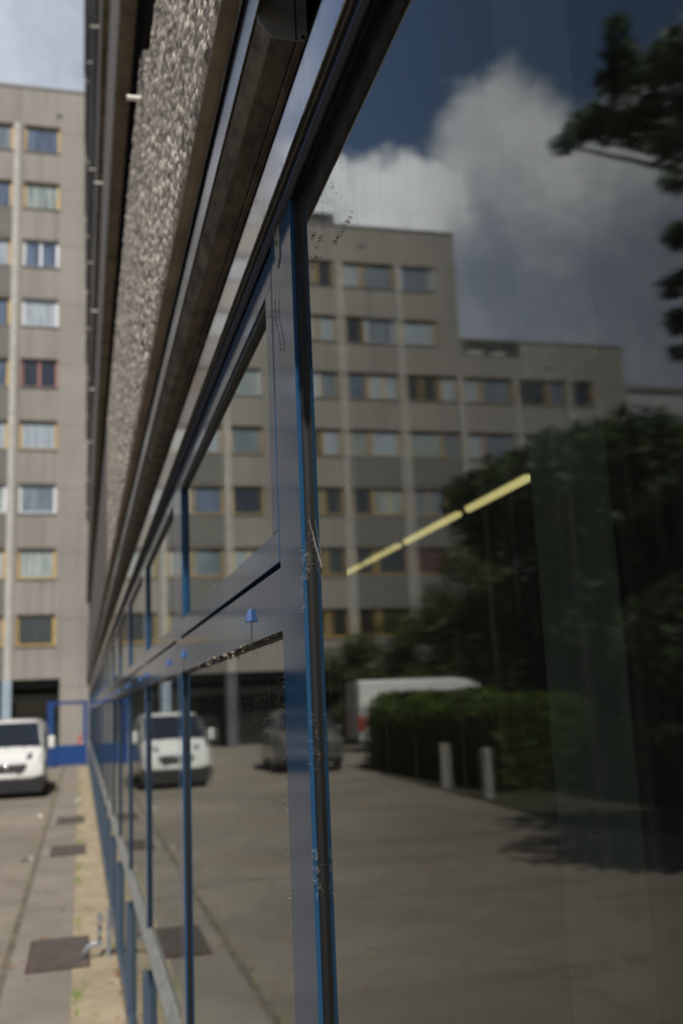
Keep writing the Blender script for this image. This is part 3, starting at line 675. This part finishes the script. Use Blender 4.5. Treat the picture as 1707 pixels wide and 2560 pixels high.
part(MB().box(-24.1, -23.8, YW - .02, YW - .001, 18.9, 19.1), 'vent', 'recess_dark', B5, L5)
# a paler block farther off
FB = empty('office_block', (-50, 75, 0), 'pale distant block standing behind the trees beyond the stepped row', 'building'); LF = local(FB.location)
part(MB().box(-70, -39, 65, 85, 0, 24.1), 'wall', 'far_block', FB, LF); part(MB().box(-70.2, -38.8, 64.8, 85.2, 24.1, 24.5), 'roof', 'roof_trim', FB, LF)
for k in range(7): part(MB().box(-69, -40, 64.93, 64.99, 3 + 3 * k, 4.3 + 3 * k), 'window_row', 'pane_grey', FB, LF)

# ------------------------------------------------------------------ gate between facade end and the block
GT = empty('metal_gate', (-.8, 37.45, 0), 'blue metal gate with solid lower panel at the end of the facade', 'gate'); L = local(GT.location)
part(MB().box(-1.36, -.2, 37.44, 37.48, .06, .75), 'lower_panel', 'gate_blue', GT, L, bevel=.004)
fr = MB().box(-1.42, -1.22, 37.4, 37.5, 0, 2.28).box(-.2, -.06, 37.4, 37.5, 0, 2.28).box(-1.22, -.2, 37.41, 37.49, 2.16, 2.27)
part(fr, 'frame', 'gate_blue', GT, L)
part(MB().box(-.36, -.26, 37.38, 37.40, .78, 1.06), 'sign_plate', 'sign_red', GT, L)
part(MB().tube([(-.36, 37.42, .80), (-.20, 37.42, .80)], .02, 8), 'latch', 'galvanised', GT, L)

# ------------------------------------------------------------------ vehicles
def loft(st):
    """st: list of (y, zb, wb, zs, ws, zt, wt); symmetric body"""
    vs = []; n = 0
    for (y, zb, wb, zs, ws, zt, wt) in st:
        half = [(wb * .82, zb), (wb, zb + .08), (ws, zb + (zs - zb) * .45), (ws, zs - .04), (ws * .985, zs), (wt + (ws - wt) * .12, zt - (zt - zs) * .16), (wt * .9, zt - .02), (wt * .6, zt), (0, zt + .012)]
        ring = [(x, y, z) for x, z in half] + [(-x, y, z) for x, z in half[-2::-1]]
        n = len(ring); vs += ring
    fs = []
    for i in range(len(st) - 1):
        for k in range(n):
            k2 = (k + 1) % n; fs.append((i * n + k, i * n + k2, (i + 1) * n + k2, (i + 1) * n + k))
    fs.append(tuple(range(n - 1, -1, -1))); fs.append(tuple((len(st) - 1) * n + k for k in range(n)))
    return MB().add(vs, fs)
def split(o):
    e = o.modifiers.new('edges', 'EDGE_SPLIT'); e.split_angle = R(32)
def wheel(par, x, y, r):
    s = 1 if x > 0 else -1
    w = MB().tube([(x - s * .11, y, r), (x + s * .09, y, r)], r, 22).build('wheel', 'tyre', par, bevel=.02)
    MB().tube([(x + s * .085, y, r), (x + s * .098, y, r)], r * .62, 16).build('rim', 'rim', w)
def vehicle(name, loc, rz_, label, body, kind):
    V = empty(name, loc, label, 'van' if 'van' in name else 'car', None, rz_)
    if kind == 'van':      # front at y=0, looking along -y
        st = [(.0, .42, .70, .62, .72, .72, .60), (.05, .30, .86, .80, .90, .93, .72), (.25, .26, .93, .93, .94, 1.06, .80), (.62, .26, .95, 1.03, .955, 1.16, .84), (.80, .26, .95, 1.05, .96, 1.24, .82),
              (1.55, .26, .95, 1.10, .96, 1.80, .74), (1.75, .26, .95, 1.12, .96, 1.86, .76), (2.4, .26, .95, 1.12, .96, 1.89, .78), (4.9, .28, .95, 1.12, .95, 1.88, .77), (4.98, .40, .90, 1.1, .92, 1.80, .74)]
        split(part(loft(st), 'body', body, V, smooth=True))
        part(MB().add([(-.82, .800, 1.17), (.82, .800, 1.17), (.71, 1.50, 1.745), (-.71, 1.50, 1.745), (-.82, .772, 1.185), (.82, .772, 1.185), (.71, 1.478, 1.768), (-.71, 1.478, 1.768)],
                      [(4, 5, 6, 7), (0, 3, 2, 1), (0, 1, 5, 4), (1, 2, 6, 5), (2, 3, 7, 6), (3, 0, 4, 7)]), 'windscreen', 'car_glass', V, (0, -.05, .035))
        for s in (-1, 1):
            part(MB().prism_x([(1.15, 1.16), (2.15, 1.16), (2.15, 1.68), (1.72, 1.70)], s * .90, s * .972), 'side_window', 'car_glass', V)
            hl = part(MB().add([(s * .50, .03, .80), (s * .88, .17, .86), (s * .90, .22, .74), (s * .56, .045, .72), (s * .50, .10, .80), (s * .88, .24, .86), (s * .90, .30, .74), (s * .56, .12, .72)],
                      [(0, 1, 2, 3), (4, 7, 6, 5), (0, 4, 5, 1), (1, 5, 6, 2), (2, 6, 7, 3), (3, 7, 4, 0)]), 'headlight', 'black_plastic', V)
            MB().add([(s * .60, .040, .795), (s * .80, .115, .83), (s * .82, .13, .79), (s * .62, .045, .765)], [(0, 1, 2, 3)]).build('lens', 'headlight', hl)
            mr = part(MB().box(s * 1.0, s * 1.17, .98, 1.10, 1.14, 1.44), 'mirror', body, V, bevel=.04)
            MB().box(s * .93, s * 1.02, 1.02, 1.08, 1.17, 1.24).build('mirror_arm', 'black_plastic', mr)
            for y in (.92, 3.95): wheel(V, s * .84, y, .33)
        # grille: wide dark oval with a bar and a round emblem
        gp = [(-.50, .82), (.50, .82), (.46, .68), (.32, .59), (-.32, .59), (-.46, .68)]
        gr = part(MB().add([(x, -.028, z) for x, z in gp] + [(x, .08, z) for x, z in gp], [tuple(range(6))[::-1], tuple(range(6, 12))] + [(i, (i + 1) % 6, (i + 1) % 6 + 6, i + 6) for i in range(6)]), 'grille', 'black_plastic', V, bevel=.012)
        MB().box(-.42, .42, -.036, -.028, .725, .745).build('grille_bar', 'rim', gr)
        MB().tube([(0, -.028, .765), (0, -.045, .765), (0, -.062, .765), (0, -.070, .765)], [.085, .075, .045, .012], 20).build('emblem', 'soft_chrome', gr, smooth=True)
        part(MB().prism_x([(.06, .935), (.075, .944), (.28, 1.072), (.27, 1.066)], -.62, .62), 'bonnet_seam', 'black_plastic', V)
        part(MB().box(-.955, -.945, 1.10, 1.115, .45, 1.10).box(.945, .955, 1.10, 1.115, .45, 1.10), 'door_seam', 'black_plastic', V)
        part(MB().prism_y([(-.90, .13), (.90, .13), (.965, .40), (.93, .56), (.62, .50), (-.62, .50), (-.93, .56), (-.965, .40)][::-1], -.035, .42), 'bumper', 'black_plastic', V, bevel=.03)
        part(MB().box(-.26, .26, -.045, -.036, .50, .61), 'number_plate', 'plate_white', V)
        part(MB().tube([(.0, .70, 1.205), (-.42, .78, 1.24)], .01, 6).tube([(.45, .70, 1.2), (.1, .78, 1.24)], .01, 6), 'wiper', 'black_plastic', V)
    elif kind == 'suv':
        st = [(.0, .45, .66, .62, .70, .74, .60), (.06, .30, .82, .78, .86, .90, .70), (.35, .24, .90, .90, .91, 1.02, .78), (1.05, .24, .92, .98, .925, 1.10, .80), (1.15, .24, .92, .99, .925, 1.14, .78),
              (1.75, .24, .92, 1.02, .925, 1.60, .64), (2.1, .24, .92, 1.03, .92, 1.68, .66), (3.4, .24, .92, 1.05, .92, 1.66, .66), (4.1, .28, .91, 1.05, .90, 1.45, .62), (4.45, .32, .88, .98, .86, 1.08, .66), (4.5, .45, .8, .9, .8, 1.0, .6)]
        split(part(loft(st), 'body', body, V, smooth=True))
        part(MB().add([(-.70, 1.13, 1.13), (.70, 1.13, 1.13), (.58, 1.72, 1.57), (-.58, 1.72, 1.57), (-.70, 1.10, 1.145), (.70, 1.10, 1.145), (.58, 1.70, 1.59), (-.58, 1.70, 1.59)],
                      [(4, 5, 6, 7), (0, 3, 2, 1), (0, 1, 5, 4), (1, 2, 6, 5), (2, 3, 7, 6), (3, 0, 4, 7)]), 'windscreen', 'car_glass', V, (0, -.05, .035))
        for s in (-1, 1):
            part(MB().prism_x([(1.45, 1.08), (3.7, 1.10), (3.3, 1.50), (1.95, 1.52)], s * .80, s * .915), 'side_window', 'car_glass', V)
            part(MB().add([(s * .46, .02, .80), (s * .84, .16, .87), (s * .87, .24, .73), (s * .50, .03, .70), (s * .46, .1, .80), (s * .84, .26, .87), (s * .87, .32, .73), (s * .50, .12, .70)],
                      [(0, 1, 2, 3), (4, 7, 6, 5), (0, 4, 5, 1), (1, 5, 6, 2), (2, 6, 7, 3), (3, 7, 4, 0)]), 'headlight', 'headlight', V)
            part(MB().box(s * .93, s * 1.07, 1.32, 1.44, 1.02, 1.18), 'mirror', body, V, bevel=.03)
            part(MB().box(s * .62, s * .80, 4.44, 4.53, .78, .98), 'tail_lamp', 'tail_red', V, bevel=.01)
            for y in (.85, 3.6): wheel(V, s * .82, y, .35)
        part(MB().box(-.44, .44, -.025, .08, .66, .80), 'grille', 'black_plastic', V, bevel=.02)
        part(MB().box(-.86, .86, -.03, .3, .24, .46), 'bumper', 'black_plastic', V, bevel=.04)
        part(MB().box(-.26, .26, -.04, -.03, .50, .60), 'number_plate', 'plate_white', V)
    else:   # tall panel van
        st = [(.0, .48, .80, .70, .84, .86, .70), (.06, .32, .93, .95, .98, 1.10, .86), (.65, .30, .98, 1.25, 1.0, 1.42, .90), (.85, .30, .98, 1.30, 1.0, 1.52, .90), (1.75, .30, .98, 1.70, 1.0, 2.30, .90),
              (2.0, .30, .98, 1.75, 1.0, 2.46, .92), (2.5, .30, .98, 1.75, 1.0, 2.56, .94), (5.6, .30, .98, 1.75, 1.0, 2.58, .94), (5.70, .32, .98, 1.75, .995, 2.56, .93)]
        split(part(loft(st), 'body', body, V, smooth=True))
        for s in (-1, 1):
            part(MB().prism_x([(1.2, 1.42), (2.2, 1.42), (2.2, 2.0), (1.75, 2.0)], s * .90, s * 1.012), 'side_window', 'car_glass', V)
            part(MB().box(s * .90, s * 1.01, 5.60, 5.76, .72, 1.30), 'tail_lamp', 'tail_red', V, bevel=.01)
            part(MB().box(s * 1.0, s * 1.012, 2.4, 5.5, .50, .62), 'rub_strip', 'black_plastic', V)
            for y in (1.05, 4.6): wheel(V, s * .86, y, .35)
        part(MB().add([(-.76, .84, 1.50), (.76, .84, 1.50), (.68, 1.70, 2.26), (-.68, 1.70, 2.26), (-.76, .81, 1.52), (.76, .81, 1.52), (.68, 1.675, 2.285), (-.68, 1.675, 2.285)],
                      [(4, 5, 6, 7), (0, 3, 2, 1), (0, 1, 5, 4), (1, 2, 6, 5), (2, 3, 7, 6), (3, 0, 4, 7)]), 'windscreen', 'car_glass', V, (0, -.05, .035))
        part(MB().box(-.90, .90, -.03, .3, .28, .55), 'bumper', 'black_plastic', V, bevel=.04)
        part(MB().box(-.88, .88, 5.66, 5.80, .30, .48), 'rear_bumper', 'black_plastic', V, bevel=.03)
    return V
vv = vehicle('delivery_van', (-1.90, 24.4, 0), 0, 'small white van facing the camera on the left with black bumper', 'white_body', 'van'); vv.scale = (.87, .87, .93)
vehicle('parked_car', (-5.72, 27.0, 0), R(4), 'dark grey car facing forward, between the white van and the hedge', 'grey_body', 'suv')
vehicle('cargo_van', (-16.2, 36.6, 0), R(-90), 'tall white cargo van parked side on behind the hedge', 'white_body', 'cargo').scale = (1, 1.17, 1)
vehicle('parked_car', (-22.3, 42, 0), R(20), 'silver car glimpsed beyond the garden trees, nearest the cargo van', 'silver_body', 'suv')
vehicle('parked_car', (-25.0, 42, 0), R(20), 'white car glimpsed beyond the garden trees, between two other cars', 'white_body', 'suv')
vehicle('parked_car', (-27.9, 42, 0), R(20), 'grey car at the far end of the cars beyond the garden', 'silver_body', 'suv')

# ------------------------------------------------------------------ bollards, grates, litter
for (x, y, lab, c) in [(-6.95, 20.0, 'farther concrete bollard with an ochre top by the hedge', True), (-6.85, 17.5, 'nearer plain concrete bollard by the hedge', False)]:
    Bd = empty('bollard', (x, y, 0), lab, 'bollard', 'bollards in front of the hedge')
    part(MB().tube([(0, 0, 0), (0, 0, .84), (0, 0, .90)], [.068, .066, .05], 14), 'post', 'bollard_concrete', Bd, bevel=.008)
    part(MB().tube([(0, 0, .82), (0, 0, .91)], [.070, .045], 14) if c else MB().tube([(0, 0, .80), (0, 0, .83)], .070, 14), 'cap' if c else 'band', 'bollard_cap' if c else 'bollard_concrete', Bd)
for (ya, yb, lab) in [(8.05, 9.1, 'largest rusty iron floor grate beside the standpipe'), (14.2, 15.2, 'second rusty iron floor grate along the strip'), (18.2, 19.3, 'third dark floor grate further along the strip')]:
    Gr = empty('floor_grate', (-.45, (ya + yb) / 2, .017), lab, 'grate', 'iron grates along the facade foot'); h = (yb - ya) / 2
    m_ = MB().box(-.23, -.21, -h, h, 0, .012).box(.21, .23, -h, h, 0, .012).box(-.21, .21, -h, -h + .03, 0, .012).box(-.21, .21, h - .03, h, 0, .012); part(m_, 'frame', 'grate_iron', Gr)
    b_ = MB()
    for k in range(14): x = -.195 + k * .03; b_.box(x - .007, x + .007, -h + .03, h - .03, .001, .010)
    part(b_, 'bars', 'grate_bar', Gr); part(MB().box(-.209, .209, -h + .03, h - .03, -.0005, .0008), 'shaft', 'recess_dark', Gr)
mb = MB()
for _ in range(520):
    y = random.uniform(2, 34); x = random.choice([random.gauss(-.87, .05), random.gauss(-.04, .02), random.uniform(-.8, -.05)]) if random.random() < .9 else random.uniform(-3, -.2)
    s = random.uniform(.008, .028); a = random.uniform(0, 6.28); x = min(x, -.028)
    mb.add([(x + s * math.cos(a + k * 1.57), y + s * math.sin(a + k * 1.57) * (1 if k % 2 else .6), .0185 + .004 * random.random()) for k in range(4)], [(0, 1, 2, 3)])
for cx_, cy_, n_ in [(-3.9, 13.2, 60), (-4.6, 11.6, 90), (-5.0, 10.4, 90), (-3.4, 11.0, 60), (-5.6, 15.8, 80), (-6.3, 18.5, 80), (-6.6, 22.0, 60), (-2.6, 16.5, 40)]:
    for _ in range(n_):
        x = cx_ + random.gauss(0, .35); y = cy_ + random.gauss(0, .5); s = random.uniform(.012, .035); a = random.uniform(0, 6.28)
        mb.add([(x + s * math.cos(a + k * 1.57), y + s * math.sin(a + k * 1.57) * (1 if k % 2 else .6), .003 + .004 * random.random()) for k in range(4)], [(0, 1, 2, 3)])
tag(mb.build('leaf_litter', 'leaf_litter'), 'rusty dry leaves scattered along the pavement joint', 'leaf litter', kind='stuff')
mb = MB()
for _ in range(1500):
    y = random.uniform(3, 30); x = -.33 + abs(random.gauss(0, .035)) if random.random() < .8 else -.86 + random.gauss(0, .02)
    if math.sin(y * 2.1) + math.sin(y * 5.3 + 1) < .3: continue
    h = random.uniform(.015, .06); a = random.uniform(0, 6.28); dx, dy = math.cos(a) * .006, math.sin(a) * .006
    mb.add([(x - dx, y - dy, .015), (x + dx, y + dy, .015), (x + random.gauss(0, .02), y + random.gauss(0, .02), .015 + h)], [(0, 1, 2)])
tag(mb.build('weeds', 'weed'), 'small green weeds in the sandy strip', 'weeds', kind='stuff')
for i, (x, y, lab) in enumerate([(-.32, 22.5, 'crumpled pale paper lying by the weeds of the sandy strip'), (-1.02, 19.8, 'white paper scrap on the asphalt beside the third grate'), (-.98, 14.1, 'small pale paper ball near the second grate')]):
    b_ = MB(); 
    for _ in range(12):
        c = Vector((random.gauss(0, .03), random.gauss(0, .04), abs(random.gauss(.02, .012)) + .014)); a = Vector([random.gauss(0, 1) for _ in range(3)]).normalized() * .04; bb = a.orthogonal().normalized() * .035
        b_.add([c + a, c + bb, c - a, c - bb], [(0, 1, 2, 3)])
    o = b_.build('paper_scrap', 'paper'); o.location = (x, y, 0); tag(o, lab, 'litter', 'paper scraps on the ground')

# ------------------------------------------------------------------ vegetation
def leaves(centres, radii, n, size, flat=.75):
    """leaf quads spread through clusters; denser toward each cluster's shell"""
    centres = np.array(centres); radii = np.array(radii); w = radii ** 2; w = w / w.sum()
    idx = rng.choice(len(centres), n, p=w); d = rng.normal(size=(n, 3)); d /= np.linalg.norm(d, axis=1)[:, None]
    rr = radii[idx] * rng.random(n) ** .45; p = centres[idx] + d * rr[:, None] * np.array([1, 1, flat])
    u = rng.normal(size=(n, 3)); u /= np.linalg.norm(u, axis=1)[:, None]; t = rng.normal(size=(n, 3)); v_ = np.cross(u, t); v_ /= np.linalg.norm(v_, axis=1)[:, None]
    s = size * (.6 + .8 * rng.random(n))[:, None]
    V = np.stack([p - u * s, p + v_ * s * .45, p + u * s, p - v_ * s * .45], 1).reshape(-1, 3)
    ct = rng.random(len(centres)); tone = np.clip(.5 * ct[idx] + .5 * rng.random(n), 0, 1)
    return V, np.arange(n * 4).reshape(-1, 4), np.repeat(tone, 4)
def settone(o, t):
    a = o.data.attributes.new('tone', 'FLOAT', 'POINT'); a.data.foreach_set('value', t.astype(np.float32)); return o
def tree(loc, h, r, label, n=14000, size=.11, cl=26, mat='leaves', zlo=.3, name='tree', centres=None, group=None, lean=(0, 0)):
    T = empty(name, loc, label, name, group)
    if centres is None:
        centres = []; radii = []
        for _ in range(cl):
            a = random.uniform(0, 6.28); q = random.random() ** .6; z = random.uniform(zlo, .92) * h
            f = math.sqrt(max(.05, 1 - ((z / h - .6) / .48) ** 2))
            centres.append((math.cos(a) * r * q * f * .72, math.sin(a) * r * q * f * .72, z)); radii.append(r * random.uniform(.26, .46))
    else: radii = [c[3] for c in centres]; centres = [c[:3] for c in centres]
    V, F, tn_ = leaves(centres, radii, n, size); settone(npmesh('crown', V, F, mat, T), tn_)
    tr = MB().tube([(0, 0, 0), (.05, .03, h * .3), (lean[0] * .5, lean[1] * .5, h * .55), (lean[0], lean[1], h * .85)], [h * .03, h * .022, h * .015, h * .005], 10)
    for c in random.sample(centres, min(12, len(centres))):
        z0 = min(h * .5, c[2] * .7); tr.tube([(0, 0, z0), (c[0] * .5, c[1] * .5, (z0 + c[2]) / 2 + .1), c], [h * .012, h * .007, h * .002], 6)
    part(tr, 'trunk', 'bark', T, smooth=True); return T
tree((-12.0, 23.6, 0), 8.8, 3.5, 'leafy tree rising behind the clipped hedge, left of the garden trees', 40000, zlo=.12, size=.14, cl=42)
tree((-12.9, 20.3, 0), 8.0, 3.0, 'tallest dark leafy tree in the middle of the garden', 32000, zlo=.30, cl=40, size=.14)
tree((-13.4, 16.2, 0), 7.4, 3.2, 'wide dark leafy tree at the right of the garden', 32000, zlo=.30, cl=40, size=.14)
tree((-10.6, 14.6, 0), 4.8, 2.4, 'dense dark shrub at the near end of the clipped hedge', 16000, zlo=.04, size=.11, name='shrub')
tree((-12.8, 13.4, 0), 6.0, 2.2, 'low dark tree nearest the yard, right of the hedge', 16000, zlo=.34, size=.12)
tree((-17.0, 27.0, 0), 9.5, 3.4, 'broad tree farther back behind the garden trees', 16000, zlo=.1)
tree((-11.2, 42.0, 0), 4.6, 1.8, 'small bushy tree before the housing block, left of the cargo van', 9000, zlo=.05, mat='bush_leaves', size=.1)
tree((-14.2, 42.5, 0), 5.8, 2.4, 'small bushy tree before the housing block behind the cargo van', 9000, zlo=.05, mat='bush_leaves', size=.1)
tree((-17.2, 42.0, 0), 8.6, 3.4, 'taller bushy tree before the housing block, right of the cargo van', 22000, zlo=.05, mat='bush_leaves', size=.13, cl=36)
tree((-22.0, 38.0, 0), 8.8, 3.2, 'large bushy tree before the lowest section of the housing block', 14000, zlo=.05, mat='bush_leaves', size=.12)
# overhanging tree to the left of the camera; only branch ends show in the mirror
cc = [(-5.15, 9.75, 8.2, .22), (-5.2, 9.45, 8.15, .3), (-5.2, 9.1, 8.1, .38), (-5.3, 8.8, 7.9, .42), (-5.2, 8.5, 8.2, .4), (-5.1, 8.25, 8.35, .3), (-5.0, 8.1, 8.55, .22), (-5.3, 8.3, 7.6, .5), (-5.3, 7.9, 7.9, .5), (-5.3, 7.7, 7.3, .5), (-5.1, 7.5, 6.9, .4), (-5.2, 7.3, 7.7, .5),
      (-5.0, 7.45, 6.45, .22), (-5.0, 7.60, 5.5, .26), (-5.0, 7.45, 5.9, .25), (-5.0, 7.6, 5.15, .25), (-5.05, 7.75, 4.9, .16), (-5.2, 7.2, 5.5, .45), (-5.3, 7.0, 6.3, .5)]
KK = 1.9; TX, TY = -15.4, 10.4
lc = [(.3 + KK * (x - .3) - TX, KK * y - TY, 1.85 + KK * (z - 1.85), r * KK * .68) for x, y, z, r in cc]
for _ in range(26):
    a = random.uniform(0, 6.28); q = random.random() ** .6 * 2.4; lc.append((math.cos(a) * q - .8, math.sin(a) * q - .6, random.uniform(7.5, 14.5), random.uniform(.7, 1.2)))
tree((TX, TY, 0), 14.6, 3, 'overhanging tree whose leafy branch ends show in the tall pane', 36000, size=.11, centres=lc)
tree((-8.9, 6.1, 0), 8.4, 3.6, 'yard tree left of the camera whose shade falls on the asphalt', 26000, size=.13, cl=36, zlo=.52)
# clipped hedge and shrubs
def hedge(x0, x1, y0, y1, h, label, n, mat, size=.05, round_=.3, flowers=0):
    H = empty('hedge', ((x0 + x1) / 2, (y0 + y1) / 2, 0), label, 'hedge'); cx_, cy_ = H.location.x, H.location.y
    a = (x1 - x0) / 2; b = (y1 - y0) / 2
    p = rng.random((n, 3)) * 2 - 1; k = rng.random(n); face = rng.choice(5, n, p=[.30, .12, .12, .12, .34])
    p[face == 0, 0] = 1; p[face == 1, 0] = -1; p[face == 2, 1] = -1; p[face == 3, 1] = 1; p[face == 4, 2] = 1
    z = (p[:, 2] + 1) / 2 * h; q = np.maximum(0, np.hypot(np.maximum(0, np.abs(p[:, 0]) - .7) / .3, np.maximum(0, np.abs(p[:, 1]) - .93) / .07)); z = z * (1 - round_ * .35 * np.clip(q, 0, 1))
    nrm = .14 * np.sin(p[:, 1] * b * 2.1) + .10 * np.sin(p[:, 1] * b * 5.0 + 1) ; z = z + np.where(face == 4, nrm * .6, 0)
    P = np.stack([p[:, 0] * a + rng.normal(0, .07, n), p[:, 1] * b + rng.normal(0, .07, n), z + rng.normal(0, .05, n)], 1)
    u = rng.normal(size=(n, 3)); u /= np.linalg.norm(u, axis=1)[:, None]; t = rng.normal(size=(n, 3)); v_ = np.cross(u, t); v_ /= np.linalg.norm(v_, axis=1)[:, None]; s = size * (.6 + .8 * rng.random(n))[:, None]
    V = np.stack([P - u * s, P + v_ * s * .5, P + u * s, P - v_ * s * .5], 1).reshape(-1, 3); V[:, 2] = np.maximum(V[:, 2], .02)
    settone(npmesh('leaf_shell', V, np.arange(n * 4).reshape(-1, 4), mat, H), np.repeat(rng.random(n), 4))
    part(MB().box(-a + .12, a - .12, -b + .12, b - .12, .02, h - .16), 'core', 'bark', H)
    if flowers:
        fm = MB()
        for _ in range(flowers):
            cx0, cy0 = random.uniform(-a, a), random.uniform(-b, b)
            for _k in range(30): fleck(fm, (min(-1, cx_) * 0 + cx0 * 1.0 - 0, cy0, 0), .001) if False else fm.add([(cx0 + random.gauss(0, .1), cy0 + random.gauss(0, .1), h + random.gauss(0, .05)) for _q in range(3)], [(0, 1, 2)])
        part(fm, 'blossoms', 'blossom', H)
    return H
hedge(-9.3, -7.50, 18.2, 27.6, 1.83, 'tall clipped hedge behind the two bollards', 42000, 'hedge_leaves')
hedge(-14.5, -8.6, 13.2, 15.9, 1.32, 'lower flowering shrub bed under the garden trees', 30000, 'bush_leaves', .055, flowers=22)
